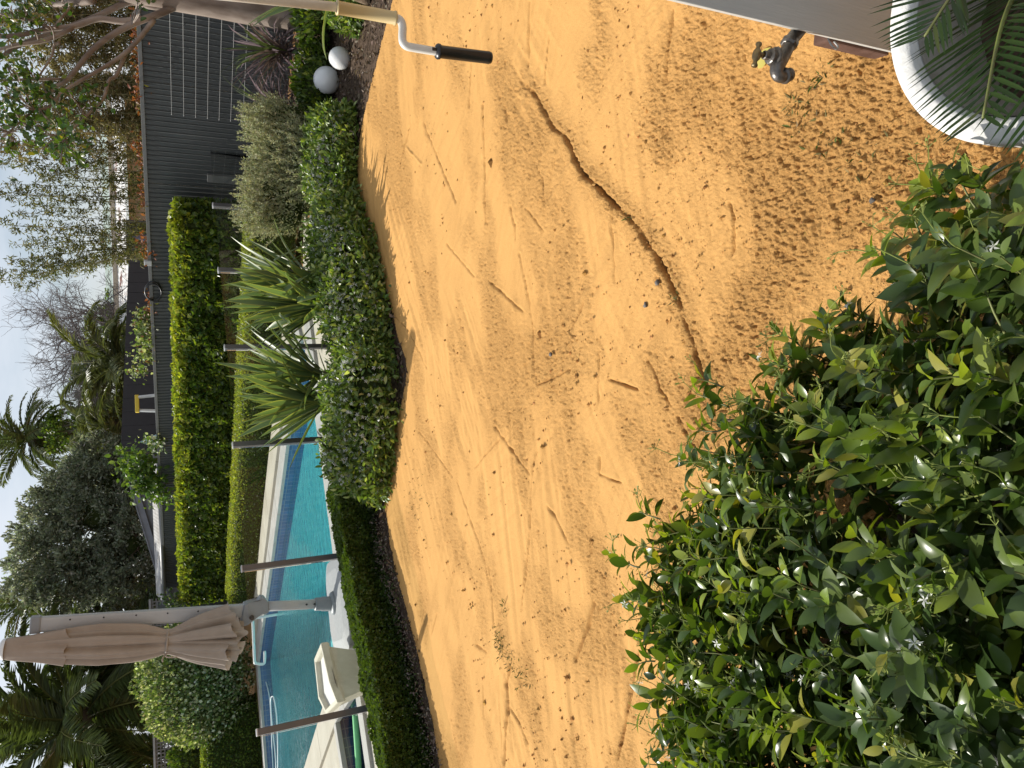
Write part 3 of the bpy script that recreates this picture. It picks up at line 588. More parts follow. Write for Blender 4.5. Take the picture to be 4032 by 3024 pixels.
# ------------------------------------------------------------------ cantilever umbrella (folded)
def umbrella():
    Y0 = 7.73; base = g(649, 1312, .19); bx_, by_ = base[0], base[1]
    r = thing('cantilever_umbrella', 'folded beige cantilever umbrella on grey mast and stone base', 'umbrella', (bx_, by_, .07))
    mst = mat('grey granite base', (.30, .30, .305), (.36, .36, .36), 40, .55, .4)
    mcv = mat('beige canvas', (.36, .30, .245), (.41, .345, .285), 9, .85, .2, .1, 300, trans=.15)
    b = MB()
    def rsq(h, rad, z, k=6):
        out = []
        for q in range(4):
            for j in range(k+1):
                a = q*math.pi/2 + j/k*math.pi/2; sx = [1, -1, -1, 1][q]; sy = [1, 1, -1, -1][q]
                out.append((sx*(h-rad)+rad*math.cos(a), sy*(h-rad)+rad*math.sin(a), z))
        return np.array(out)
    R = np.array(Matrix.Rotation(.35, 3, 'Z')); c = np.array([bx_-.02, by_-.02, 0]); rings = [rsq(.47, .18, .065), rsq(.485, .18, .075), rsq(.47, .18, .155), rsq(.35, .14, .185)]
    n = len(rings[0]); V = np.vstack(rings)@R.T + c; F = []
    for k in range(3):
        for j in range(n): F.append((k*n+j, k*n+(j+1) % n, (k+1)*n+(j+1) % n, (k+1)*n+j))
    V = np.vstack([V, c+np.array([0, 0, .188])]); e = len(V)-1
    for j in range(n): F.append((3*n+j, 3*n+(j+1) % n, e))
    b.add(V, F); part('base_slab', b.mesh(mst, False), r)
    dn = lambda u, v, y=Y0: aty(u, v, y)
    p0 = np.array([bx_, by_, .19]); p1 = dn(636, 1040); ax = unit(p1-p0)
    part('swivel_plate', MB().lathe([(.0, .03), (.1, .03), (.115, .015), (.12, .0), (.12, -.02)], p0, 28).mesh(M_GREYD, True), r)
    part('collar', MB().lathe([(.0, .17), (.062, .17), (.066, .16), (.066, .11), (.072, .1), (.074, .02), (.08, 0)], p0+np.array([0, 0, .02]), 24, ax).mesh(M_GREYD, True), r)
    lp = part('lower_pole', MB().tube([p0+ax*.03, p0+ax*.5, p1], .049, 20).mesh(M_GREYP, True), r)
    side = unit(np.cross(ax, [0, 0, 1])); cs = np.array([0, -1, 0])
    for t in (.20, .28): part('bolt', MB().lathe([(0, .008), (.009, .006), (.011, 0)], p0+ax*t+cs*.048+np.array([.012, 0, 0]), 8, (0, -1, 0)).mesh(M_BLACK, True), lp)
    # gear housing
    hb, ht = dn(634, 1050), dn(628, 955); Rm = np.stack([unit([1, 0, 0]), unit([0, 1, 0]), unit([0, 0, 1])], -1)
    b = MB(); prof = [(.11, .02), (.122, .06), (.078, .09), (.075, .215), (-.10, .25), (-.14, .237), (-.135, .19), (-.055, .06), (-.05, -.01), (.055, -.01)]
    hc = hb; V = [(hc[0]+x, hc[1]-.065, hc[2]+z) for x, z in prof] + [(hc[0]+x, hc[1]+.065, hc[2]+z) for x, z in prof]; n = len(prof)
    b.add(V, [(i, (i+1) % n, n+(i+1) % n, n+i) for i in range(n)] + [(0, k, k+1) for k in range(1, n-1)] + [(n, n+k+1, n+k) for k in range(1, n-1)])
    hs = part('gear_housing', b.mesh(M_GREYD, bevel=.012), r)
    part('crank_hub', MB().lathe([(0, .03), (.02, .03), (.024, 0)], hc+np.array([-.06, -.075, .15]), 12, (0, -1, 0)).mesh(M_BLACK, True), hs)
    # mast
    m0, m1 = dn(620, 968), dn(566, 152); axm = unit(m1-m0); Ln = np.linalg.norm(m1-m0); xs = unit(np.array([1, 0, 0])-axm*axm[0]); ys = np.cross(axm, xs); Rm = np.stack([xs, ys, axm], -1)
    ms = part('mast', MB().box((m0+m1)/2, (.13, .085, Ln), rot=Rm).mesh(M_GREYP, bevel=.018), r)
    for t in np.linspace(.1, .86, 6): part('rivet', MB().lathe([(0, .004), (.007, .002), (.008, 0)], m0+axm*Ln*t+xs*.035-ys*.043*np.sign(ys[1] if abs(ys[1]) > .1 else 1), 8, (0, -1, 0)).mesh(M_BLACK, True), ms)
    part('mast_cap', MB().box(m1+axm*.02, (.145, .10, .085), rot=Rm).mesh(M_GREYD, bevel=.014), r)
    # canopy axis left of the mast
    c0, c1 = dn(468, 14, 7.66), dn(508, 905, 7.62); axc = unit(c0-c1); Lc = np.linalg.norm(c0-c1)
    xa = unit(np.array([1, 0, 0])-axc*axc[0]); ya = np.cross(axc, xa)
    def folds(ts, rad, offx, nf, amp, ph, N=96, hem=0.0, twist=0.):
        V = []; th = np.arange(N)/N*2*math.pi
        for i, t in enumerate(ts):
            w = amp[i]*(.62*np.cos(nf*th+ph+twist*t)+.38*np.cos((nf*2+1)*th+ph*2.3)+.3*np.cos(3*th+1.3)); rr_ = rad[i]*(1+w)
            z = Lc*(1-t) + (hem*(np.cos(nf*th+ph)+.6*np.cos(3*th+.4)) if i == len(ts)-1 else 0)
            V.append(c1 + xa*(offx[i]+rr_*np.cos(th))[:, None] + ya*(.82*rr_*np.sin(th))[:, None] + np.asarray(z).reshape(-1, 1)*axc if np.ndim(z) else c1 + xa*(offx[i]+rr_*np.cos(th))[:, None] + ya*(.82*rr_*np.sin(th))[:, None] + axc*z)
        F = []
        for k in range(len(ts)-1):
            for j in range(N): F.append((k*N+j, k*N+(j+1) % N, (k+1)*N+(j+1) % N, (k+1)*N+j))
        return MB().add(np.vstack(V), F)
    k_ = pxm(480, 450, 7.6)
    ts = np.linspace(.06, 1, 34); rad = np.interp(ts, [.06, .25, .4, .55, .66, .70, .74, .85, 1], [40, 56, 65, 60, 50, 43, 52, 76, 98])*k_; am = np.interp(ts, [0, .3, .6, .7, .8, 1], [.06, .28, .34, .12, .36, .5]); ox = np.interp(ts, [0, .3, .7, 1], [0, 0, 0, .03])
    cn = part('canopy', folds(ts, rad, ox, 7, am, .6, hem=.035, twist=.8).mesh(mcv, True), r); cn['label'] = 'folded beige canvas hanging in pleats'
    ts3 = np.linspace(.72, 1.05, 12); part('inner_folds', folds(ts3, np.interp(ts3, [.72, .85, 1.05], [38, 52, 70])*k_, np.zeros(12)+.02, 5, np.interp(ts3, [.72, 1.05], [.1, .5]), 2.2, hem=.04).mesh(mcv, True), r)
    ts2 = np.linspace(0, .262, 12); rad2 = np.interp(ts2, [0, .03, .15, .262], [36, 42, 52, 63])*k_; am2 = np.interp(ts2, [0, .15, .262], [.02, .10, .2])
    part('vent_flap', folds(ts2, rad2, np.zeros(12), 5, am2, 1.7, hem=.018).mesh(mcv, True), r)
    part('top_cap', MB().lathe([(0, .035), (.06, .03), (.085, .012), (.09, -.012)], c0, 20, axc).mesh(M_WHITE, True), r)
    tp = c1+axc*Lc*.30
    ring = [tp + xa*(.104*math.cos(a)) + ya*(.09*math.sin(a)) for a in np.linspace(0, 2*math.pi, 25)]
    ti = part('tie_strap', MB().tube(ring, .011, 6).mesh(mcv, True), r)
    kn = tp - xa*.085 - ya*.05*np.sign(ya[1] if abs(ya[1]) > .1 else 1)
    for dx, dz in ((-.05, -.10), (.02, -.12), (-.07, .02)): part('tie_end', MB().tube(smooth_path([kn, kn+xa*dx*.6+np.array([0, -.03, dz*.3+.02]), kn+xa*dx+np.array([0, -.03, dz])], 4), .007, 5).mesh(mcv, True), ti)
    # arm and strut between canopy and mast
    part('support_arm', MB().tube([dn(520, 250, 7.68), dn(527, 560, 7.68)], .022, 10).mesh(M_GREYP, True), r)
    part('arm_joint', MB().box(dn(524, 575, 7.66), (.06, .06, .09)).mesh(M_GREYD, bevel=.012), r)
    part('centre_pole', MB().tube([c0-axc*.1, c1-axc*.02], .018, 10).mesh(M_GREYP, True), r)
umbrella()

# ------------------------------------------------------------------ corrugated fence
def corr_mesh(p, q, z0, z1, pitch, amp, m, per=4, phase=0, sharp=.6):
    p = np.asarray(p, float); q = np.asarray(q, float); L = np.linalg.norm(q-p); d = (q-p)/L; nr = np.array([-d[1], d[0]]); n = int(L/pitch*per)+1
    s = np.linspace(0, L, n); ph = ((s+phase)/pitch) % 1.0
    w = np.where(ph < .25, np.sin(ph*4*math.pi)*1.0, 0)*sharp*2 if sharp > 0 else np.sin(ph*2*math.pi)
    X = p[None]+d[None]*s[:, None]-nr[None]*(amp*w)[:, None]*-1
    V = np.vstack([np.c_[X, np.full(n, z0)], np.c_[X, np.full(n, z1)]]); F = np.array([(i, i+1, n+i+1, n+i) for i in range(n-1)]); return mesh_np(V, F, m, sharp == 0)
def ribbed(p, q, z0, z1, pitch, amp, m):
    p = np.asarray(p, float); q = np.asarray(q, float); L = np.linalg.norm(q-p); d = (q-p)/L; nr = np.array([d[1], -d[0]])*-1; k = int(round(L/pitch)); S, W = [], []
    for i in range(k):
        for f, w in ((0, 0), (.08, 1), (.13, 1), (.30, .5), (.46, 0), (.75, -.03)): S.append((i+f)*pitch); W.append(w)
    S.append(k*pitch); W.append(0); X = p[None]+d[None]*np.array(S)[:, None]+nr[None]*(amp*np.array(W))[:, None]; n = len(S)
    return mesh_np(np.vstack([np.c_[X, np.full(n, z0)], np.c_[X, np.full(n, z1)]]), np.array([(i, i+1, n+i+1, n+i) for i in range(n-1)]), m)
fr = thing('corrugated_fence', 'charcoal corrugated steel fence with flat cap rail along the back', 'fence', (*fence_pt(0), 0))
t = -5.2; PIT = .076; k = 0
while t < 13.0:
    L = .76; off = .0 if k % 2 else .003
    part('sheet', ribbed(fence_pt(t, off), fence_pt(t+L, off), .02, 1.84, PIT, .017, M_FENCE), fr); t += L; k += 1
k = 0; t = -5.2
while t < 13.0:
    a, b2 = fence_pt(t, -.0), fence_pt(min(t+2.38, 13.05)); c = (a+b2)/2; d = unit(b2-a); L = np.linalg.norm(b2-a)
    part('cap_rail', MB().box((c[0], c[1], 1.86), (L-.004, .05, .05), math.atan2(d[1], d[0])).mesh(M_FCAP, bevel=.004), fr)
    pp = fence_pt(t+.0, .045); part('post', MB().box((pp[0], pp[1], .9), (.05, .04, 1.8), math.atan2(d[1], d[0])).mesh(M_FENCE), fr); t += 2.38
M_WIRE = mat('galvanised wire', (.32, .32, .31), rough=.5, metal=.3)
tr = thing('wire_trellis', 'seven taut horizontal wires on the right part of the dark fence', 'trellis', (*fence_pt(-3), 0))
for z in (1.51, 1.36, 1.21, 1.06, .91, .76, .60):
    a, b2 = fence_pt(-4.4, -.05), fence_pt(.52, -.05); w = part('wire', MB().tube([(*a, z), (*b2, z)], .0024, 5).mesh(M_WIRE, True), tr)
    for tt in (-3, -1.4, .52): q = fence_pt(tt, -.025); part('standoff', MB().tube([(*fence_pt(tt, -.05), z), (*fence_pt(tt, 0.01), z)], .006, 5).mesh(M_WIRE, True), w)
pl = thing('wall_pipe', 'grey square downpipe cover on the dark fence behind the silvery shrub', 'pipe', (*fence_pt(1.45, -.04), 0))
part('channel', MB().box((*fence_pt(1.45, -.04), .55), (.12, .05, 1.0), math.atan2(FD[1], FD[0])).mesh(M_FCAP, bevel=.004), pl)
# cable loop hung on the cap rail
cc = fence_pt(3.62, -.045); lp = [np.array([*(cc+FD*(.16*math.cos(a)*(1+.2*i/24))), 1.83+.12*math.sin(a)]) + np.array([-.01, -.01, 0])*math.sin(a*.5) for i, a in enumerate(np.linspace(0, 4*math.pi, 44))]
tag(link('cable_coil', MB().tube(lp, .012, 6).mesh(M_BLACK, True)), 'black cable coil hung over the fence cap rail', 'cable')
cc = fence_pt(3.05, -.03); tag(link('rail_clamp', MB().box((*cc, 1.885), (.05, .09, .11), .8).mesh(M_CAP, bevel=.01)), 'small silver clamp fixed on the fence cap rail', 'clamp')

# ------------------------------------------------------------------ hedges
GR = [(.07, .115, .018), (.115, .165, .026), (.18, .21, .035), (.04, .07, .014)]
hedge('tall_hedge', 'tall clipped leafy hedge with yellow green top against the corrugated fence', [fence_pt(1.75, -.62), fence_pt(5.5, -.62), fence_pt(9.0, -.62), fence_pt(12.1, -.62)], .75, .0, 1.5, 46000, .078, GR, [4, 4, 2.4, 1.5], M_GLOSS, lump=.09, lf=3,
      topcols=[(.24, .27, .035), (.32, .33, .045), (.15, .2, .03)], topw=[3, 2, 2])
QD = unit(np.array([-4.12, 4.07])); Q0 = np.array([-.9, 13.0]); QN = np.array([QD[1], -QD[0]])
qpt = lambda t: Q0 + QD*t + QN*.33
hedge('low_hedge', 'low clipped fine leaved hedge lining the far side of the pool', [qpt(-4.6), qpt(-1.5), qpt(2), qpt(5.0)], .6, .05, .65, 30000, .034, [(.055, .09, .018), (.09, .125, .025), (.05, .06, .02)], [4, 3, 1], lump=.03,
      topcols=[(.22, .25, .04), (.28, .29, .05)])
# near box hedge
BH = [g(1130, 1445, .0)[:2]+np.array([.02, .0]), g(824, 1490, .0)[:2], g(524, 1570, .0)[:2], g(224, 1640, .0)[:2], g(-150, 1720, .0)[:2], g(-500, 1790, 0)[:2]]
BH = [np.asarray(p)+np.array([-.03, .04]) for p in BH]
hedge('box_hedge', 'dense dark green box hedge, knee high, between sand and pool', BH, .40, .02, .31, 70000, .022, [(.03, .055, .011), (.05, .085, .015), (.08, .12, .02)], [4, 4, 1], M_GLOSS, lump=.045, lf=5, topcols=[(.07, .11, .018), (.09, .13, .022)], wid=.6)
n = 5000; P, N = hedge_pts(BH, .9, .0, .10, n, .02); P[:, 2] *= .7; okp = P[:, 1] < 9
me = leafcloud(P, unit(rdir(n)+np.array([0, 0, .4])), rdir(n), rng.uniform(.015, .03, n), None, [(.2, .16, .14), (.12, .1, .08), (.06, .09, .03), (.3, .26, .24)], [3, 3, 3, 1], M_DULL, leaf_tmpl(1, .2, .3, .22))
o = link('ground_cover', me); tag(o, 'dry purplish ground cover under the box hedge', 'ground cover'); o['kind'] = 'stuff'

# ------------------------------------------------------------------ jasmine mounds in the bed
JC = [(.075, .125, .027), (.125, .19, .04), (.2, .26, .06), (.34, .38, .14)]
def jasmine_mound(name, label, path, rad, h, n, nf):
    path = smooth_path(path, 10)
    root = thing(name, label, 'shrub', (float(path[0][0]), float(path[0][1]), 0))
    P, N = mound_pts(path, rad, h, n); P += N*(rng.random(n)**4*.10)[:, None]
    D = unit(N*.7 + rdir(n)*.9 + np.array([0, 0, .25])); NN = unit(N*.7 + rdir(n)*.9 + np.array([0, 0, .3]))
    tm = leaf_tmpl(2, .25, .3, .21)
    part('foliage', leafcloud(P, D, NN, rng.uniform(.04, .075, n), None, JC, [3, 4, 2.5, 1.2], M_GLOSS, tm, .28), root, 'stuff')
    nf = int(nf*1.5); P, N = mound_pts(path, rad*1.03, h*1.06, nf*2, fill=.05); kk = np.argsort(-(P[:, 2]+rng.normal(0, .12, len(P))))[:nf]; P = P[kk]; N = N[kk]
    V, F = scatter(FL_V, FL_F, P, np.cross(N, rdir(nf)), unit(N+rdir(nf)*.5+np.array([0, -.3, .2])), rng.uniform(.013, .022, nf)); part('flowers', mesh_np(V, F, M_PETAL), root, 'stuff')
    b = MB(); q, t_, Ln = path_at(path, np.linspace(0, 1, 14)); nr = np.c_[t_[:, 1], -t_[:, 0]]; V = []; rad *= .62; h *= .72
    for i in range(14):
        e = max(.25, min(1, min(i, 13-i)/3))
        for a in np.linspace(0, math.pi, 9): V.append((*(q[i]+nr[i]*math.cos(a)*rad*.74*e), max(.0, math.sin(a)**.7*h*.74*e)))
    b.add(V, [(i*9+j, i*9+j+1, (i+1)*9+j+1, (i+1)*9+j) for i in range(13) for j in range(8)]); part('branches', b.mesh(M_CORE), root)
    return root
jasmine_mound('jasmine_shrub', 'flowering jasmine mound between box hedge and left yucca', [(-.86, 6.66), (-.45, 6.45), (.0, 6.2), (.4, 6.3)], .46, .44, 11000, 700)
jasmine_mound('jasmine_shrub', 'flowering jasmine mound in front of the right yucca', [(.2, 6.25), (.75, 6.5), (1.3, 6.95), (1.75, 7.3)], .46, .40, 13000, 900)
jasmine_mound('jasmine_shrub', 'flowering jasmine mound in front of the silvery shrub', [(1.7, 7.35), (2.1, 7.3), (2.5, 7.2), (2.75, 7.15)], .40, .36, 9000, 800)
jasmine_mound('jasmine_shrub', 'low jasmine patch around the half buried white globe', [(3.36, 6.85), (3.6, 6.7), (3.85, 6.45), (4.3, 6.05)], .36, .22, 6500, 300)

# ------------------------------------------------------------------ yuccas
def strap(L, Wd, bend, kink=None, roll=0., seg=10, mid=(.07, .115, .045), edge=(.30, .32, .055)):
    """strap leaf along +X curving towards -Z; returns V,F,col"""
    t = np.linspace(0, 1, seg+1); ang = np.cumsum(np.full(seg+1, bend/seg)*np.linspace(.3, 1.7, seg+1))
    if kink is not None: ang = ang + np.where(t > kink, 1.9, 0)
    dx = np.cos(ang)*L/seg; dz = -np.sin(ang)*L/seg; x = np.concatenate([[0], np.cumsum(dx[:-1])]); z = np.concatenate([[0], np.cumsum(dz[:-1])])
    w = Wd*np.interp(t, [0, .12, .45, .8, 1], [.55, .6, 1, .62, .03])/2; V, Cc = [], []
    fr_ = [-1, -.62, 0, .62, 1]
    for i in range(seg+1):
        tw = roll*t[i]
        for f in fr_:
            yy = f*w[i]; zz = abs(f)*w[i]*.35
            V.append((x[i]+math.sin(ang[i])*0, yy*math.cos(tw)-zz*math.sin(tw), z[i]+yy*math.sin(tw)+zz*math.cos(tw))); Cc.append(edge if abs(f) > .9 else mid)
    F = [(i*5+j, i*5+j+1, (i+1)*5+j+1, (i+1)*5+j) for i in range(seg) for j in range(4)]
    return np.array(V), np.array(F), np.array(Cc)
M_YTR = mat('fibrous trunk', (.13, .09, .06), (.2, .15, .1), 40, .9, .1, .6, 80)
def yucca(label, heads, nl, seed, dirs=None, L0=.76, Wd=.085):
    r_ = np.random.default_rng(seed); c = heads[0]; root = thing('yucca', label, 'yucca', (c[0], c[1], 0))
    for (hx, hy, hz) in heads:
        part('trunk', MB().tube(smooth_path([(hx, hy, 0), (hx+.02, hy, hz*.5), (hx, hy, hz)], 4), [.06, .06, .058, .055, .055, .05, .05, .045, .04], 10).mesh(M_YTR, True), root)
        for i in range(nl):
            az = r_.uniform(0, 2*math.pi); el = math.radians(np.clip(r_.normal(67, 17), 22, 88)); L = L0*r_.uniform(.8, 1.22)
            kink = r_.uniform(.5, .8) if r_.random() < .13 else None
            br = r_.uniform(.75, 1.3); V, F, Cc = strap(L, Wd*r_.uniform(.75, 1.25), r_.uniform(.0, .45)*(1.6 if el < .9 else .8), kink, r_.normal(0, .3), mid=np.array([.13, .19, .075])*br, edge=np.array([.42, .43, .10])*r_.uniform(.6, 1.15))
            R = np.array(Matrix.Rotation(az, 3, 'Z')@Matrix.Rotation(-el, 3, 'Y'))
            V = V@R.T + np.array([hx, hy, hz+r_.uniform(-.12, .05)])
            part('leaf', mesh_np(V, F, M_STRAP, True, Cc), root)
yucca('variegated yucca clump on the left, arching over the pool edge', [(-.10, 6.95, .34), (.14, 7.1, .38)], 42, 3)
yucca('variegated yucca clump on the right, in front of the fifth post', [(.80, 6.95, .32), (1.02, 7.1, .36)], 42, 8)
yucca('single variegated yucca at the right edge, behind the hand crank', [(3.38, 6.25, .36)], 24, 21, L0=.68, Wd=.10)

# ------------------------------------------------------------------ silvery shrub, cordylines, purple sage, globes
def shrub(name, label, cents, n, L, wd, cols, wts, m, cat='shrub', up=.5, spread=.5, zmin=0.02):
    c0 = np.array(cents[0][:3]); root = thing(name, label, cat, (c0[0], c0[1], 0)); vol = np.array([c[3]*c[4]*c[5] for c in cents])**.67; k = rng.choice(len(cents), n, p=vol/vol.sum()); Cc = np.array(cents)
    d = rdir(n); d[:, 2] = np.abs(d[:, 2])*np.where(rng.random(n) < .3, -1, 1); r = 1-.35*rng.random(n)**1.6; r *= 1+.22*(fbm(d[:, 0]*2.5+k*3.1, d[:, 2]*2.5+d[:, 1]*2.5, 15, 3)-.5)*2
    P = Cc[k, :3] + d*Cc[k, 3:6]*r[:, None]; ok = P[:, 2] > zmin; P = P[ok]; d = d[ok]; n = len(P)
    D = unit(d*spread + rdir(n)*.6 + np.array([0, 0, up])); N = unit(d + rdir(n)*.8)
    part('foliage', leafcloud(P, D, N, L*(.6+.8*rng.random(n)), None, cols, wts, m, leaf_tmpl(1, .2, .25, wd)), root, 'stuff')
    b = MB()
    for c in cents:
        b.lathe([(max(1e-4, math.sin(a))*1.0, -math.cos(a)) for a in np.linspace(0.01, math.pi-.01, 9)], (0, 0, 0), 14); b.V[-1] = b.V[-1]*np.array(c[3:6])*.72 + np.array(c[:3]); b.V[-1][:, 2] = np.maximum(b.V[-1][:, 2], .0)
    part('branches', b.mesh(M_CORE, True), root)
    b = MB(); b.tube([(c0[0], c0[1], -.02), (c0[0], c0[1], max(.1, c0[2]))], .03, 6); part('stem', b.mesh(M_TWIG), root)
    return root
def sprays(root, cents, n, m, L, ll, lw, cols, wts):
    Ps, Ds = [], []; Cc = np.array(cents)
    for i in range(n):
        c = Cc[rng.integers(len(Cc))]; d = unit(rng.normal(size=3)+np.array([0, -.3, .7])); d[2] = abs(d[2]); p = c[:3] + d*c[3:6]*.85; dd = unit(d*.5+np.array([0, 0, .9])+rng.normal(0, .25, 3))
        s = np.linspace(0, L*rng.uniform(.6, 1.2), m); Ps.append(p+dd*s[:, None]); Ds.append(unit(rdir(m)*.8+dd*.7))
    P = np.concatenate(Ps); D = np.concatenate(Ds)
    part('sprays', leafcloud(P, D, rdir(len(P)), ll, None, cols, wts, M_DULL, leaf_tmpl(1, .1, .2, lw)), root, 'stuff')
WC = [(2.10, 7.95, .45, .36, .38, .42), (2.5, 7.9, .42, .38, .36, .38), (2.8, 8.05, .45, .30, .34, .36), (2.3, 7.65, .28, .4, .3, .3), (1.85, 8.0, .55, .22, .3, .33)]
WCOL = [(.33, .34, .19), (.43, .43, .26), (.2, .21, .11), (.5, .5, .33)]
rt = shrub('rosemary_shrub', 'pale silvery green needle leaved shrub in front of the dark fence', WC, 16000, .035, .16, WCOL, [3, 3, 2, 1], M_DULL)
sprays(rt, WC, 520, 44, .2, .030, .19, WCOL, [3, 3, 1, 1.5])
def cordyline(label, c, h, nl, seed, L=.5, crown=None):
    r_ = np.random.default_rng(seed); root = thing('cordyline', label, 'cordyline', (c[0], c[1], 0)); V, F, Cc = [], [], []; k = 0
    part('trunk', MB().tube([(c[0], c[1], 0), (c[0], c[1], h)], .035, 8).mesh(M_YTR, True), root)
    for i in range(nl):
        fresh = i > nl*.86; el = math.radians(r_.uniform(52, 85) if fresh else r_.uniform(-25, 65)); az = r_.uniform(0, 2*math.pi)
        cm = np.array([.09, .12, .04]) if fresh else np.array([.12, .085, .09])*r_.uniform(.6, 1.8)
        v, f, _ = strap(L*r_.uniform(.7, 1.2), .026, r_.uniform(.3, 1.1), None, r_.normal(0, .3), 5); R = np.array(Matrix.Rotation(az, 3, 'Z')@Matrix.Rotation(-el, 3, 'Y'))
        V.append(v@R.T + np.array([c[0], c[1], h-r_.uniform(0, .22)])); F.append(f+k); Cc.append(np.tile(cm, (len(v), 1))); k += len(v)
    part('leaves', mesh_np(np.vstack(V), np.vstack(F), M_DULL, True, np.vstack(Cc)), root, 'stuff')
cordyline('large purple leaved cordyline in front of the tree trunk', (3.72, 8.3), .52, 170, 4, .66)
cordyline('smaller purple cordyline beside the silvery shrub', (3.25, 8.7), .5, 120, 5, .55)
shrub('leafy_shrub', 'dark green leafy undergrowth below the purple cordylines', [(3.3, 7.95, .12, .5, .35, .22), (4.1, 7.7, .15, .5, .4, .25), (2.9, 8.5, .15, .3, .3, .3)], 5000, .06, .3, GR, [4, 3, 1, 3], M_GLOSS)
def sage(x, y, h, label):
    root = thing('sage_plant', label, 'flower', (x, y, 0)); b = MB(); P = []
    for i in range(6):
        a = rng.normal(0, .12, 2); tip = np.array([x+a[0], y+a[1], h*rng.uniform(.85, 1.05)]); b.tube(smooth_path([(x, y, .05), (x+a[0]*.4, y+a[1]*.4, h*.55), tip], 3), .005, 4); s = np.linspace(.7, 1, 14)[:, None]; P.append(np.array([x, y, .05])*(1-s)+tip*s)
    part('stem', b.mesh(M_STEM), root); P = np.concatenate(P); n = len(P)
    part('flowers', leafcloud(P, rdir(n), rdir(n), .03, None, [(.10, .03, .22), (.16, .06, .3)], [1, 1], M_DULL, leaf_tmpl(1, .2, .2, .3)), root, 'stuff')
sage(3.05, 8.75, .85, 'purple flower spikes between cordyline and silvery shrub'); sage(2.05, 8.35, .8, 'purple flower spikes left of the silvery shrub')
M_GLOBE = mat('white acrylic globe', (.78, .78, .77), (.72, .72, .71), 6, .22, .5)
for (u, v, y, rad, lab) in [(2706, 1305, 7.62, .135, 'white garden globe sitting on the mulch in shade'), (2795, 1338, 7.1, .105, 'white garden globe half buried in jasmine leaves')]:
    c = aty(u, v, y); r = thing('garden_globe', lab, 'globe light', (c[0], c[1], max(.0, c[2]-rad)), 'white globes in the bed')
    part('globe', MB().lathe([(rad*max(1e-4, math.sin(a)), -rad*math.cos(a)) for a in np.linspace(0, math.pi, 17)], (c[0], c[1], max(c[2], rad*.75)), 28).mesh(M_GLOBE, True), r)
    part('base', MB().lathe([(.0, .03), (.05, .03), (.055, -.03)], (c[0], c[1], 0), 16).mesh(M_BLACK, True), r)

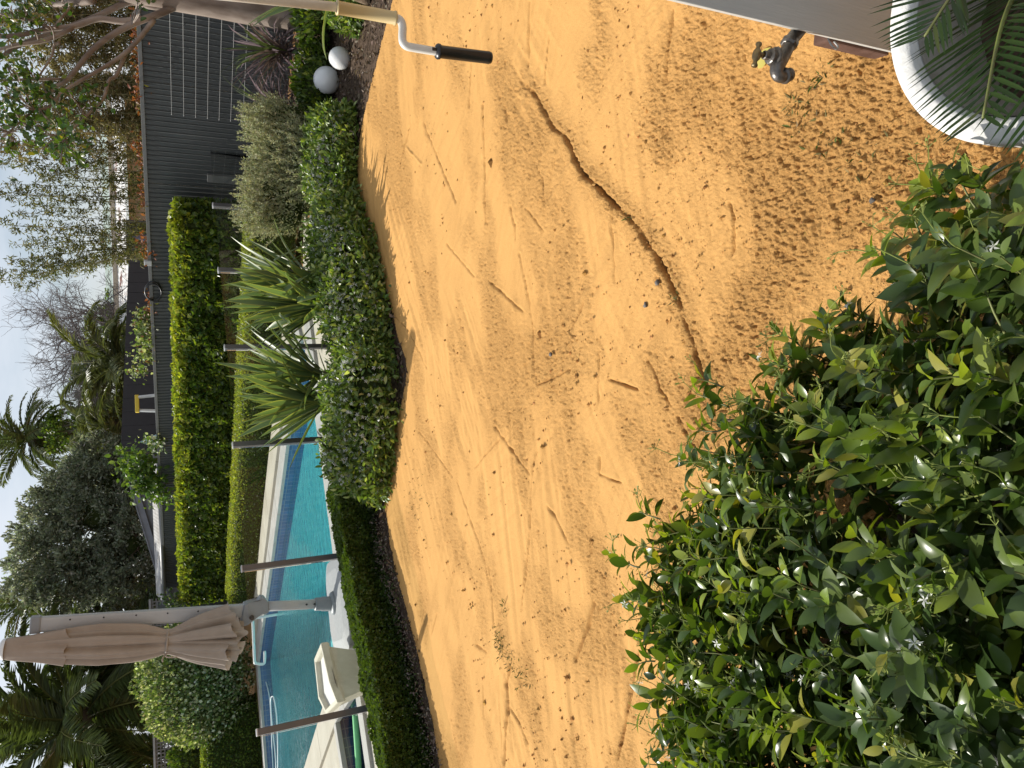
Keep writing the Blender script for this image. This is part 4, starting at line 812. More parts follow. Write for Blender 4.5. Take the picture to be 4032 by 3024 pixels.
# ------------------------------------------------------------------ smooth barked tree at the right
def zpx(X, Y, y): return aty(3024-Y*750/1659, X*1000/2212, y)            # from the enlarged top left corner of the photo
M_BARK = mat('smooth mottled bark', (.15, .11, .085), (.34, .28, .235), 7, .7, .3, .25, 40, stretch=(1, 1, .35))
def myrtle():
    yb = 7.35; root = thing('myrtle_tree', 'smooth barked tree with bare forking branches at the right edge', 'tree', tuple(g(2985, 1290, 0)))
    base = np.array([*g(2962, 1285, 0)[:2], 0]); yb = base[1]
    tk = smooth_path([base, aty(2996, 1010, yb), aty(3022, 840, yb), aty(3036, 720, yb), aty(3058, 560, yb), aty(3090, 380, yb)], 5)
    tr_ = part('trunk', MB().tube(tk, np.linspace(.20, .11, len(tk)), 16).mesh(M_BARK, True), root)
    br = [([(1600, 20), (1400, 115), (1200, 190), (1000, 290), (800, 440), (600, 680), (500, 750), (420, 820)], 30, 13, 0), ([(1340, 175), (1200, 350), (1080, 470), (900, 590), (560, 790), (430, 930), (300, 960)], 20, 9, -.15),
          ([(1090, 480), (1010, 660), (950, 700), (900, 860), (800, 960), (690, 1070), (560, 1180)], 16, 6, -.2), ([(1240, 170), (1050, 185), (850, 165), (640, 230), (400, 255), (200, 300), (0, 320), (-200, 330)], 26, 14, .1),
          ([(1560, 20), (1350, 60), (1130, 20), (850, 140), (500, 270), (200, 380), (0, 500), (-150, 560)], 28, 12, .25), ([(560, 690), (300, 690), (0, 700), (-200, 690)], 11, 8, 0), ([(520, 370), (470, 400), (450, 490), (330, 680)], 13, 6, .1),
          ([(440, 250), (300, 190), (120, 150), (0, 120)], 14, 8, .1), ([(480, 240), (540, 150), (620, 50), (700, -60)], 12, 8, .3), ([(640, 240), (400, 350), (150, 390), (0, 430), (-150, 470)], 18, 10, .15), ([(820, 1, ), (600, 30), (430, 40)], 30, 18, .4), ([(300, 960), (150, 1080), (60, 1180)], 8, 4, -.2)]
    k = pxm(2850, 400, yb)*1000/2212; tips = []
    for pts, w0, w1, dy in br:
        m_ = len(pts); P = smooth_path([zpx(X, Y, yb+dy*(i/max(1, m_-1))) for i, (X, Y) in enumerate(pts)], 4); part('branch', MB().tube(P, np.linspace(w0, w1, len(P))*k*1.15, 9).mesh(M_BARK, True), root)
        for j in range(len(P)//3, len(P), 2): tips.append((P[j], .35 if j < len(P)*.7 else .9))
    # leaf clusters, where the crown hangs in view and on around the rest of the crown
    cl = [((120, 60), .22, 90), ((300, 120), .2, 90), ((60, 180), .2, 70), ((230, 30), .25, 90), ((60, 560), .2, 80), ((180, 600), .14, 40), ((150, 800), .25, 110), ((300, 860), .25, 140), ((420, 790), .16, 60), ((200, 950), .24, 110), ((380, 1000), .16, 60), ((120, 1080), .2, 70), ((480, 1130), .22, 100), ((600, 1180), .2, 120), ((640, 1270), .18, 90), ((560, 1330), .14, 60), ((420, 1240), .14, 60), ((720, 830), .14, 50), ((820, 840), .12, 45), ((60, 1250), .16, 50), ((110, 1320), .10, 30), ((530, 80), .12, 24), ((1260, 40), .10, 16), ((30, 840), .2, 70), ((300, 1150), .15, 60), ((620, 1330), .1, 30), ((-150, 200), .4, 160), ((-200, 700), .4, 160), ((-200, 1100), .35, 130), ((-350, 400), .5, 160)]
    Ps = []; b = MB()
    for (X, Y), r, n in cl:
        c = zpx(X, Y, yb+rng.normal(0, .25)); m = int(n*.55); Ps.append(c + rng.normal(0, 1, (m, 3))*r*np.array([.5, .55, .45]))
        for q in range(5): e = c + rng.normal(0, .5, 3)*r; i0 = min(tips, key=lambda t_: np.linalg.norm(t_[0]-e)); (np.linalg.norm(i0[0]-e) < .7) and b.tube(smooth_path([i0[0], (i0[0]+e)/2+rng.normal(0, .02, 3), e], 3), [.006]*6+[.002], 4)
    part('twigs', b.mesh(M_BARK), root, 'stuff'); P = np.concatenate(Ps); n = len(P)
    part('crown', leafcloud(P, unit(rdir(n)+np.array([0, 0, -.3])), unit(rdir(n)+np.array([0, 0, .6])), rng.uniform(.045, .085, n), None, [(.04, .08, .018), (.065, .11, .022), (.12, .16, .03), (.2, .17, .03)], [4, 3, 1.4, .3], M_GLOSS, leaf_tmpl(2, .2, .3, .29)), root, 'stuff')
myrtle()

# ------------------------------------------------------------------ beyond the fence
def frond_mesh(L, droop, nl, lw, ll, cols, seed, rach=(.2, .2, .06), vee=.5, up=.0):
    """palm frond along +X; returns mesh with Col"""
    r_ = np.random.default_rng(seed); s = np.linspace(0, 1, 14); ang = up - droop*s**1.4; x = np.concatenate([[0], np.cumsum(np.cos(ang[:-1]))])*L/13; z = np.concatenate([[0], np.cumsum(np.sin(ang[:-1]))])*L/13
    P = np.c_[x, np.zeros(14), z]; b = MB().tube(P, np.linspace(.022, .004, 14)*L/2.5, 5); V = [np.concatenate(b.V)]; n0 = len(V[0]); F3 = [np.array(b.F3)]; F4 = np.array(b.F4); C = [np.tile(rach, (n0, 1))]
    t = np.linspace(.14, .995, nl); px = np.interp(t, s, x); pz = np.interp(t, s, z); a = np.interp(t, s, ang); k = n0
    for sd in (-1, 1):
        D = np.c_[np.cos(a)*.62, np.full(nl, sd*.8), np.sin(a)*.62 + vee*.45] + r_.normal(0, .09, (nl, 3)); D[:, 2] -= .15; LL = ll*np.interp(t, [.1, .35, .8, 1], [.6, 1, .8, .35])*r_.uniform(.85, 1.1, nl)
        tV = np.array([[0, 0, 0], [.4, .5, .02], [1, 0, -.18], [.4, -.5, .02]]); tF = np.array([[0, 2, 1], [0, 3, 2]]); N = np.c_[-np.sin(a), r_.normal(0, .3, nl), np.cos(a)]
        v, f = scatter(tV, tF, np.c_[px, np.zeros(nl), pz], unit(D), N, LL, np.full(nl, lw)); V.append(v); F3.append(f+k); k += len(v); C.append(np.repeat(np.array(cols)[r_.integers(len(cols), size=nl)]*r_.uniform(.7, 1.3, (nl, 1)), 4, 0))
    return mesh_np(np.vstack(V), [np.vstack(F3), F4], M_DULLP, False, np.vstack(C))
M_DULLP = leafmat('palm leaflet', .42, .45, .22, (1.3, 1.4, .6))
def palm(label, base, h, nf, L, seed, cols, lean=0, meshes=None, el=(-50, 80)):
    r_ = np.random.default_rng(seed); root = thing('palm_tree', label, 'palm', (base[0], base[1], 0), 'palms behind the fence'); top = np.array([base[0]+lean, base[1], h])
    part('trunk', MB().tube(smooth_path([(base[0], base[1], -.05), (base[0]+lean*.4, base[1], h*.5), top], 5), np.interp(np.linspace(0, 1, 11), [0, .7, 1], [.28, .24, .34]), 12).mesh(M_YTR, True), root)
    for i in range(nf):
        f = i/nf; e = math.radians(el[1]+(el[0]-el[1])*f**.8) + r_.normal(0, .12); az = i*2.399963+r_.normal(0, .2); o = link('frond', meshes[i % len(meshes)], root)
        Mx = Matrix.Translation(Vector(top))@Matrix.Rotation(az, 4, 'Z')@Matrix.Rotation(-e, 4, 'Y')@Matrix.Rotation(r_.normal(0, .25), 4, 'X')@Matrix.Scale(r_.uniform(.85, 1.12), 4)
        o.matrix_parent_inverse = Matrix.Translation(-root.location); o.matrix_basis = Mx
    return root
PC1 = [(.10, .135, .04), (.14, .18, .055), (.07, .095, .032)]; PC2 = [(.13, .15, .05), (.19, .2, .08), (.09, .11, .04)]
pm1 = [frond_mesh(3.9, d, 84, .06, .72, PC1, 30+i) for i, d in enumerate((.9, 1.25, 1.6))]
pm2 = [frond_mesh(2.4, d, 54, .05, .5, PC2, 40+i) for i, d in enumerate((1.1, 1.5, 1.9))]
pm3 = [frond_mesh(2.1, d, 50, .05, .42, PC1, 50+i, vee=.8) for i, d in enumerate((.6, 1.0, 1.4))]
c = aty(190, 330, 24.0); palm('large date palm filling the upper left behind the lattice', (c[0], 24.0), c[2], 56, 2.9, 3, PC1, 0, pm1, (-45, 82))
c = aty(480, 480, 26.0); palm('shaded date palm behind the folded umbrella', (c[0], 26.0), c[2]-.2, 30, 2.9, 5, PC1, 0, pm1, (-50, 75))
c = aty(1300, 112, 34.0); palm('distant palm crown against the sky above the bare tree', (c[0], 34.0), c[2], 42, 2.1, 7, PC1, 0, pm3, (-60, 85))
c = aty(1600, 545, 23.5); palm('drooping olive green palm right behind the charcoal wall', (c[0], 24.5), c[2]+.35, 30, 2.4, 9, PC2, 0, pm2, (-20, 80))
c = aty(1340, 520, 27.0); palm('second drooping palm beside the grey leaved tree', (c[0], 28.0), c[2]+.6, 22, 2.4, 12, PC2, 0, pm2, (-20, 75))
c = aty(650, 95, 40.0); palm('small far palm tip above the grey leaved tree', (c[0], 40.0), c[2], 26, 2.1, 15, PC1, 0, pm3, (-40, 80))

def bigtree(label, cx, cy, lobes, n, L, wd, cols, wts, trunk_h, seed, m=None, cores=.32):
    root = thing('leafy_tree', label, 'tree', (cx, cy, 0)); part('trunk', MB().tube(smooth_path([(cx, cy, -.05), (cx+.1, cy, trunk_h*.5), (cx, cy, trunk_h)], 4), [.22, .2, .19, .18, .17, .16, .15, .13, .1], 9).mesh(M_TWIG, True), root)
    r_ = np.random.default_rng(seed); Ps, Ds = [], []; Lb = np.array(lobes); vol = (Lb[:, 3]*Lb[:, 4]*Lb[:, 5])**.67; vol /= vol.sum(); b = MB()
    for lb, w in zip(Lb, vol):
        nc = max(4, int(w*n/60)); d = unit(r_.normal(size=(nc, 3))); rr = .62+.42*r_.random(nc); cc = lb[:3]+d*lb[3:6]*rr[:, None]
        for q, dd in zip(cc, d):
            k_ = 60; s = r_.random((k_, 1))**.8; dv = unit(dd*.8+np.array([0, 0, .35])+r_.normal(0, .35, 3)); Ps.append(q + r_.normal(0, .13, (k_, 3))*(1.2-s) + dv*s*.34*min(lb[3:6])**.5); Ds.append(unit(dv*.6+r_.normal(0, .6, (k_, 3))))
        for q in cc[::5]: b.tube(smooth_path([lb[:3]*np.array([1, 1, .85]), (lb[:3]+q)/2+r_.normal(0, .08, 3), q], 3), np.linspace(.03, .008, 7), 4)
    part('limbs', b.mesh(M_TWIG), root, 'stuff')
    P = np.concatenate(Ps); D = np.concatenate(Ds); part('crown', leafcloud(P, D, rdir(len(P)), L*rng.uniform(.7, 1.3, len(P)), None, cols, wts, m or M_DULL, leaf_tmpl(1, .2, .2, wd)), root, 'stuff')
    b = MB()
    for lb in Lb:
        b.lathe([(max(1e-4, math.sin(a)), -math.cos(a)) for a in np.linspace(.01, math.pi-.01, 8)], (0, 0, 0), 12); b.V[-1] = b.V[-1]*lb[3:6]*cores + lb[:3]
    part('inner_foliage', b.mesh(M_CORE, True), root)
def lob(u, v, y, ru, rv, ry=1.2):
    c = aty(u, v, y); k = pxm(u, v, y); return (c[0], y, c[2], ru*k, ry, rv*k)
M_OLIVE = leafmat('olive leaf', .5, .5, .45, (1.15, 1.2, .85))
OL = [(.2, .225, .15), (.28, .3, .21), (.12, .14, .085), (.4, .41, .32)]
bigtree('large grey green leaved tree behind the shed', -3.0, 25, [lob(1000, 380, 25, 190, 200), lob(830, 300, 25, 150, 190), lob(760, 470, 25, 150, 160), lob(1130, 450, 25.5, 150, 150), lob(960, 220, 25.5, 150, 120), lob(780, 150, 25.3, 110, 90), lob(1090, 300, 26, 110, 110), lob(1210, 400, 26.5, 100, 110), lob(720, 300, 25, 90, 120), lob(880, 520, 24.6, 200, 110)], 60000, .12, .22, OL, [4, 3, 3, 1], 3.0, 6, M_OLIVE)
bigtree('dark leafy tree filling the gap below the distant palm', .5, 32, [lob(1330, 330, 32, 120, 110), lob(1420, 400, 32, 110, 90), lob(1560, 420, 32, 130, 80), lob(1280, 480, 31, 140, 80), lob(1720, 430, 33, 90, 60), lob(1800, 470, 33, 90, 50)], 16000, .13, .3, GR, [4, 3, 1, 3], 3.2, 8, M_LEAF)
bigtree('dark shaded tree mass behind the umbrella and far palms', -8, 33, [lob(560, 480, 33, 130, 120), lob(420, 520, 33, 120, 90), lob(200, 560, 32, 190, 90), lob(-50, 480, 32, 160, 130), lob(640, 560, 32, 90, 80)], 14000, .14, .3, GR, [4, 2, .6, 3], 3, 10, M_LEAF)

# bare tree
def bare_tree():
    cx, cy = 3.0, 29.0; base = aty(1640, 520, cy); root = thing('bare_tree', 'leafless tree with fine tangled grey branches against the sky', 'tree', (base[0], cy, 0)); r_ = np.random.default_rng(5); b = MB(); t_ = MB()
    t_.tube([(base[0], cy, -.05), (base[0], cy, base[2]-1), (base[0]+.05, cy, base[2])], [.2, .16, .13], 8); part('trunk', t_.mesh(M_GBARK, True), root)
    def grow(p, d, L, r, lv):
        m = 6; pts = [p]
        for i in range(m): d = unit(d + r_.normal(0, .2, 3) + np.array([0, 0, .03])); pts.append(pts[-1]+d*L/m)
        b.tube(pts, np.linspace(r, r*.55, m+1), 4 if lv > 1 else 6, cap=False)
        if lv >= 4: return
        for i in range({0: 7, 1: 6, 2: 5, 3: 4}[lv]):
            j = r_.integers(2, m+1); nd = unit(d*.55 + r_.normal(0, .7, 3)*np.array([1, .7, 1])+np.array([0, 0, .12])); grow(pts[j], nd, L*r_.uniform(.5, .72), max(.0045, r*.5), lv+1)
    for dx in (-.95, -.55, -.1, .3, .75): grow(np.array([base[0], cy, base[2]-.3]), unit([dx, r_.normal(0, .2), .85]), 2.2, .06, 0)
    part('branches', b.mesh(M_GBARK), root, 'stuff')
M_GBARK = mat('grey bare bark', (.17, .15, .145), (.24, .22, .21), 12, .9)
bare_tree()

# bamboo behind the right of the fence
M_CULM = mat('bamboo culm', (.30, .26, .12), (.22, .2, .09), 8, .5)
def bamboo(label, culms, y, leafn, cols, wts, seed, lsz=.1):
    r_ = np.random.default_rng(seed); b0 = aty(culms[0][0], 560, y); root = thing('bamboo_clump', label, 'bamboo', (b0[0], y, 0), 'bamboo beyond the fence'); Ps, Ds = [], []
    for (ub, ut, vt) in culms:
        yy = y + r_.uniform(-.5, .7); a = aty(ub, 600, yy); leafn = leafn; base = np.array([a[0], yy, 0]); tip = aty(ut, vt, yy+r_.uniform(-.2, .2)); mid = base*.45+tip*.55 + np.array([(base[0]-tip[0])*.22, 0, .15])
        P = smooth_path([base, base*.75+mid*.25+np.array([0, 0, .1]), mid, tip], 7); part('culm', MB().tube(P, np.linspace(.016, .003, len(P)), 5).mesh(M_CULM, True), root)
        s = np.linspace(.28, 1, 26)
        for t in s:
            k = t*(len(P)-1); i = min(int(k), len(P)-2); q = P[i]+(P[i+1]-P[i])*(k-i); m = int(leafn*r_.uniform(.5, 1.5)); out = unit(r_.normal(size=3)*np.array([1, 1, .2])); e = r_.random((m, 1))*.30*(1.15-t)
            Ps.append(q + out*e + r_.normal(0, .035, (m, 3))); Ds.append(unit(np.tile(out*.5+np.array([0, 0, .05]), (m, 1))+r_.normal(0, .55, (m, 3))+np.array([0, 0, -.25])))
    P = np.concatenate(Ps); D = np.concatenate(Ds); part('foliage', leafcloud(P, D, rdir(len(P)), lsz*rng.uniform(.6, 1.2, len(P)), None, cols, wts, M_DULLB, leaf_tmpl(1, .15, .3, .11)), root, 'stuff')
M_DULLB = leafmat('bamboo leaf', .6, .3, .35, (1.4, 1.4, .7))
BC = [(.12, .13, .042), (.18, .175, .065), (.08, .09, .032), (.25, .22, .1)]
r2 = np.random.default_rng(2)
bamboo('sparse upright bamboo stems against the sky, left part', [(2040, 1915, 0), (2060, 1950, 10), (2075, 1890, 70), (2050, 1975, 90), (2090, 2060, 60), (2110, 2139, -20), (2140, 2190, 50), (2160, 2120, 130), (2085, 2010, 150), (2120, 2090, 200), (2070, 2000, 40), (2100, 2040, 110), (2055, 1940, 130)], 14.2, 34, BC, [4, 3, 2, 1], 3, .09)
bamboo('sparse upright bamboo stems in the middle, in front of the cream roof', [(2185, 2215, 90), (2215, 2270, -10), (2250, 2256, 0), (2280, 2300, 20), (2300, 2340, 160), (2330, 2310, 170), (2350, 2380, 0), (2380, 2400, 60), (2400, 2440, 150), (2420, 2390, 240), (2260, 2230, 200), (2340, 2360, 90)], 14.0, 28, BC, [4, 3, 2, 1], 4, .09)
bamboo('dense brownish bamboo thicket behind the smooth barked tree', [(float(u), float(u+r2.normal(10, 70)), float(r2.uniform(-40, 330))) for u in np.linspace(2430, 3150, 56)], 13.2, 40, [(.19, .16, .07), (.26, .22, .11), (.14, .14, .05), (.34, .28, .16)], [4, 3, 2, 2], 5)

# neighbours' buildings
def wall_quad(p, q, z0, z1a, z1b, th, m):
    d = unit(np.asarray(q)-np.asarray(p)); nr = np.array([-d[1], d[0]])*th; V = [(*p, z0), (*q, z0), (*q, z1b), (*p, z1a)]; V += [(v[0]+nr[0], v[1]+nr[1], v[2]) for v in V]
    return MB().add(V, [(0, 1, 2, 3), (7, 6, 5, 4), (0, 4, 5, 1), (1, 5, 6, 2), (2, 6, 7, 3), (3, 7, 4, 0)]).mesh(m)
M_CHAR = mat('charcoal cladding', (.022, .025, .03), (.028, .03, .036), 6, .6, .3); M_CHAR2 = mat('charcoal cladding lighter', (.03, .034, .04), (.036, .04, .047), 6, .6, .3)
cw = thing('charcoal_house', 'charcoal clad neighbour house wall of flat boards behind the fence', 'house', (-1.2, 19.0, 0))
A0, A1, A2 = aty(1230, 474, 19.0), aty(1990, 506, 24.0), aty(2159, 503, 26.0)
for k in range(16):
    t0, t1 = k/16, (k+1)/16-.002; p = A0[:2]+(A1[:2]-A0[:2])*t0; q = A0[:2]+(A1[:2]-A0[:2])*t1; part('board', wall_quad(p, q, 0, A0[2]+(A1[2]-A0[2])*t0, A0[2]+(A1[2]-A0[2])*t1, .03 + .004*(k % 2), M_CHAR), cw)
for k in range(4):
    t0, t1 = k/4, (k+1)/4-.006; p = A1[:2]+(A2[:2]-A1[:2])*t0; q = A1[:2]+(A2[:2]-A1[:2])*t1; part('board', wall_quad(p, q, 0, A1[2]+.05+(A2[2]-A1[2])*t0, A1[2]+.05+(A2[2]-A1[2])*t1, .03 + .004*(k % 2), M_CHAR2), cw)
part('side_wall', wall_quad(A0[:2]+np.array([-.0, .02]), A0[:2]+np.array([-.9, 5.0]), 0, A0[2], A0[2], .03, M_CHAR), cw)
def rustmat():
    m = mat('rusty painted steel', (.72, .70, .66), (.74, .72, .68), 4, .6); t = m.node_tree; b = t.nodes['Principled BSDF']; co = t.nodes.new('ShaderNodeTexCoord'); n = t.nodes.new('ShaderNodeTexNoise'); n.inputs['Scale'].default_value = .9; n.inputs['Detail'].default_value = 8; n.inputs['Roughness'].default_value = .65
    r = t.nodes.new('ShaderNodeValToRGB'); r.color_ramp.elements[0].position = .555; r.color_ramp.elements[1].position = .60; r.color_ramp.elements[0].color = (.70, .68, .64, 1); r.color_ramp.elements[1].color = (.16, .07, .05, 1)
    t.links.new(co.outputs['Object'], n.inputs['Vector']); t.links.new(n.outputs['Fac'], r.inputs[0]); t.links.new(r.outputs[0], b.inputs['Base Color']); return m
wb = thing('cream_shed', 'cream corrugated shed with rust patches and green roof edge', 'shed', (2.6, 30, 0)); M_CREAM = mat('cream trim', (.52, .44, .33), rough=.6); M_ROOFG = mat('pale green roof', (.3, .36, .3), (.36, .42, .36), 10, .5)
a, b2 = aty(1745, 466, 30), aty(2790, 470, 29)
rw = corr_mesh(a[:2]+np.array([0, -.6]), b2[:2]+np.array([.6, -.6]), 0, 1, .19, .03, rustmat(), 8, sharp=0); ez = aty(1745, 512, 29.4)[2]
for v in rw.vertices:
    up_ = v.co.z > .5; v.co.z = a[2]+.02 if up_ else ez; v.co.y += (1.9 if up_ else 0); v.co.x += (.12 if up_ else 0)
part('lower_roof', rw, wb); part('wall', MB().box(((a[0]+b2[0])/2, 30.3, ez/2), (b2[0]-a[0]-.4, .1, ez-.1), math.atan2(b2[1]-a[1], b2[0]-a[0])).mesh(M_CREAM), wb)
part('fascia', MB().box(((a[0]+b2[0])/2, 30.9, a[2]+.10), (b2[0]-a[0]+.2, .1, .16), math.atan2(b2[1]-a[1], b2[0]-a[0])).mesh(M_CREAM), wb)
rfv = corr_mesh(a[:2]+np.array([1.0, -.1]), b2[:2], 0, 1, .13, .025, M_ROOFG, 8, sharp=0)
for v in rfv.vertices:
    up_ = v.co.z > .5; v.co.z = a[2]+.20 + (.34 if up_ else 0); v.co.y += (3.2 if up_ else 1.3)
part('roof', rfv, wb); part('end_board', MB().box((a[0]-.02, 30.2, a[2]*.5), (.08, .5, a[2]-.1)).mesh(M_CREAM), wb)

sh = thing('garden_shed', 'weathered grey garden shed gable behind the fence', 'shed', (-3.4, 20.2, 0)); M_SHED = mat('grey weathered boards', (.24, .24, .25), (.32, .32, .33), 6, .8, .2, stretch=(1, 1, 4)); M_SROOF = mat('grey shed roof', (.19, .195, .21), (.25, .25, .27), 5, .6); M_ROOFS = mat('weathered galvanised roof', (.42, .41, .39), (.25, .23, .2), 3, .6)
ap, lf, rg = aty(1122, 530, 20.3), aty(672, 668, 20.3), aty(1215, 562, 20.3)
q = MB(); q.add([(rg[0], 20.3, 0), (lf[0], 20.3, 0), (lf[0], 20.3, lf[2]), (ap[0], 20.3, ap[2]-.05), (rg[0], 20.3, rg[2])], [(0, 3, 4), (0, 1, 2), (0, 2, 3)]); part('gable_wall', q.mesh(M_SHED), sh)
for k in range(3): z = 1.98+k*.16; x0 = np.interp(z, [lf[2], ap[2]], [lf[0], ap[0]]); x1 = np.interp(z, [rg[2], ap[2]], [rg[0], ap[0]]); part('board', MB().box(((x0+x1)/2, 20.285, z), (max(.2, x1-x0-.1), .02, .15)).mesh(M_SHED, bevel=.003), sh)
for p, q_ in ((ap, lf), (ap, rg)):
    d = unit(q_-p); L = np.linalg.norm(q_-p)+.1; mid = (p+q_)/2; Rm = np.stack([d, np.array([0, 1, 0]), np.cross(d, [0, 1, 0])], -1)
    part('barge_board', MB().box(mid+np.array([0, -.1, .03]), (L, .05, .15), rot=Rm).mesh(M_SROOF), sh); part('roof', MB().box(mid+np.array([0, .9, .11]), (L+.06, 2.1, .03), rot=Rm).mesh(M_SROOF), sh)
l0, l1 = aty(655, 640, 19.2), aty(1205, 618, 18.0)
rf = corr_mesh(l0[:2], l1[:2], 0, 1, .09, .012, M_ROOFS, 6, sharp=0)
for v in rf.vertices: up_ = v.co.z > .5; v.co.z = l0[2] + (.14 if up_ else 0); v.co.y += (.75 if up_ else 0)
part('lean_to_roof', rf, sh); part('gutter', MB().tube([(l0[0]-.05, l0[1]-.03, l0[2]-.03), (l1[0], l1[1]-.03, l0[2]-.03)], .045, 8).mesh(M_FCAP, True), sh)

# lattice at the left
la = thing('lattice_screen', 'weathered timber lattice screen behind the round bush', 'lattice', (-7.5, 20.5, 0)); M_LAT = mat('grey timber', (.17, .15, .13), (.24, .22, .2), 12, .85)
L0, L1 = aty(660, 560, 20.8), aty(-260, 615, 20.0); zt = aty(250, 606, 20.5)[2]
part('top_rail', MB().tube([(L1[0], L1[1], zt), (L0[0], L0[1], zt)], .045, 4).mesh(M_LAT), la)
part('mid_rail', MB().tube([(L1[0], L1[1], zt-.52), (L0[0], L0[1], zt-.52)], .04, 4).mesh(M_LAT), la)
Lx = np.linalg.norm(L0[:2]-L1[:2])
for k in range(int(Lx/.085)):
    p = L1[:2]+(L0[:2]-L1[:2])*(k+.5)*.085/Lx; part('slat', MB().box((p[0], p[1]-.02, zt-.75), (.032, .01, 1.5)).mesh(M_LAT), la)
for k in range(17):
    z = zt-.04-k*.085; part('slat', MB().box(((L0[0]+L1[0])/2, (L0[1]+L1[1])/2-.007, z), (Lx, .01, .032), math.atan2(L0[1]-L1[1], L0[0]-L1[0])).mesh(M_LAT), la)

# step ladder and boards leaning behind the fence
M_YEL = mat('yellow plastic', (.72, .52, .06), rough=.5); M_ALUB = mat('bare aluminium', (.55, .55, .52), (.6, .6, .58), 9, .4, metal=.4)
ld = thing('step_ladder', 'aluminium step ladder with yellow top behind the fence', 'ladder', tuple(aty(1434, 700, 16.2))); ltop = aty(1434, 540, 16.2)
part('top_step', MB().box(ltop, (.34, .14, .07), .15).mesh(M_YEL, bevel=.01), ld)
for sx in (-1, 1):
    for sy in (-1, 1):
        p = ltop+np.array([sx*.13, sy*.04, -.03]); q_ = np.array([p[0]+sx*.18, p[1]+sy*.5, 0]); part('rail', MB().tube([p, q_], .03, 4).mesh(M_ALUB), ld)
for k in range(1, 6): f = k*.16; part('step', MB().box(ltop+np.array([0, -.04-.5*f*1.0, -.03-ltop[2]*f]), (.26+.36*f, .09, .03)).mesh(M_ALUB), ld)
def board(label, u, v, y, w, m, lean):
    c = aty(u, v, y); r = thing('surfboard', label, 'surfboard', (c[0], y, 0), 'rounded boards behind the fence'); b = MB(); prof = []
    for t in np.linspace(0, 1, 13): prof.append((w*math.sin(math.pi*min(.5, t*.9))**.8 + .001, c[2]*(1-t)))
    V = [];
    for rr_, z in prof:
        for a in np.linspace(0, 2*math.pi, 16, endpoint=False): V.append((c[0]+lean*(c[2]-z)+rr_*math.cos(a), y+.045*math.sin(a)*min(1, rr_/w+.2), z))
    b.add(V, [(i*16+j, i*16+(j+1) % 16, (i+1)*16+(j+1) % 16, (i+1)*16+j) for i in range(12) for j in range(16)]); part('deck', b.mesh(m, True), r)
board('pale blue rounded board standing behind the fence beside the vine', 1283, 548, 17.0, .26, mat('pale blue paint', (.36, .52, .54), (.42, .58, .6), 4, .4), .05)
board('grey violet rounded board standing behind the fence by red shoots', 2092, 516, 13.9, .18, mat('grey violet paint', (.15, .14, .19), (.19, .18, .24), 4, .4), -.03)

# climbers and shoots along the top of the fence
def climber(name, label, spots, L, wd, cols, wts, cat='climber', m=None):
    c = aty(*spots[0][:3]); root = thing(name, label, cat, (c[0], c[1], 0)); Ps = []; b = MB()
    for (u, v, y, ru, rv, n) in spots:
        k = pxm(u, v, y); q = aty(u, v, y); Ps.append(q + np.c_[rng.normal(0, ru*k*.5, n), rng.normal(0, .08, n), rng.normal(0, rv*k*.5, n)])
        b.tube(smooth_path([(q[0]+rng.normal(0, .1), y+.15, .02), (q[0]+.05, y+.1, q[2]*.6), q], 4), .008, 5)
    P = np.concatenate(Ps); n = len(P); part('stem', b.mesh(M_TWIG), root)
    part('foliage', leafcloud(P, unit(rdir(n)+np.array([0, 0, .35])), unit(rdir(n)+np.array([0, -.5, .5])), L*rng.uniform(.7, 1.3, n), None, cols, wts, m or M_LEAF, leaf_tmpl(2, .2, .3, wd)), root, 'stuff')
climber('green_vine', 'bright green leafy vine climbing over the fence beside the shed', [(1190, 520, 17.0, 60, 50, 190), (1150, 560, 16.7, 80, 60, 300), (1110, 590, 16.6, 70, 60, 200), (1230, 500, 17.2, 40, 40, 80), (1080, 625, 16.7, 50, 50, 70), (1060, 655, 16.6, 40, 30, 25), (1205, 575, 16.5, 50, 50, 120)], .11, .3, [(.1, .17, .03), (.15, .21, .04), (.07, .12, .025)], [3, 2, 2])
climber('jasmine_vine', 'white flowering jasmine spilling over the fence by the ladder', [(1290, 600, 15.9, 30, 40, 90), (1265, 620, 15.8, 30, 30, 50)], .07, .35, [(.1, .15, .04), (.4, .42, .3), (.6, .6, .5)], [3, 1, 1])
climber('jasmine_vine', 'pale variegated climber on the fence below the charcoal wall', [(1760, 575, 13.9, 50, 40, 260), (1710, 575, 14.1, 60, 40, 300), (1660, 580, 14.4, 60, 40, 220), (1600, 570, 14.8, 60, 60, 140), (1560, 540, 15.0, 30, 40, 60)], .06, .4, [(.12, .17, .05), (.3, .33, .18), (.2, .11, .05), (.42, .44, .3)], [4, 2, 1, 1.5])
RC = [(.2, .065, .028), (.27, .10, .045), (.14, .065, .03), (.1, .09, .03)]
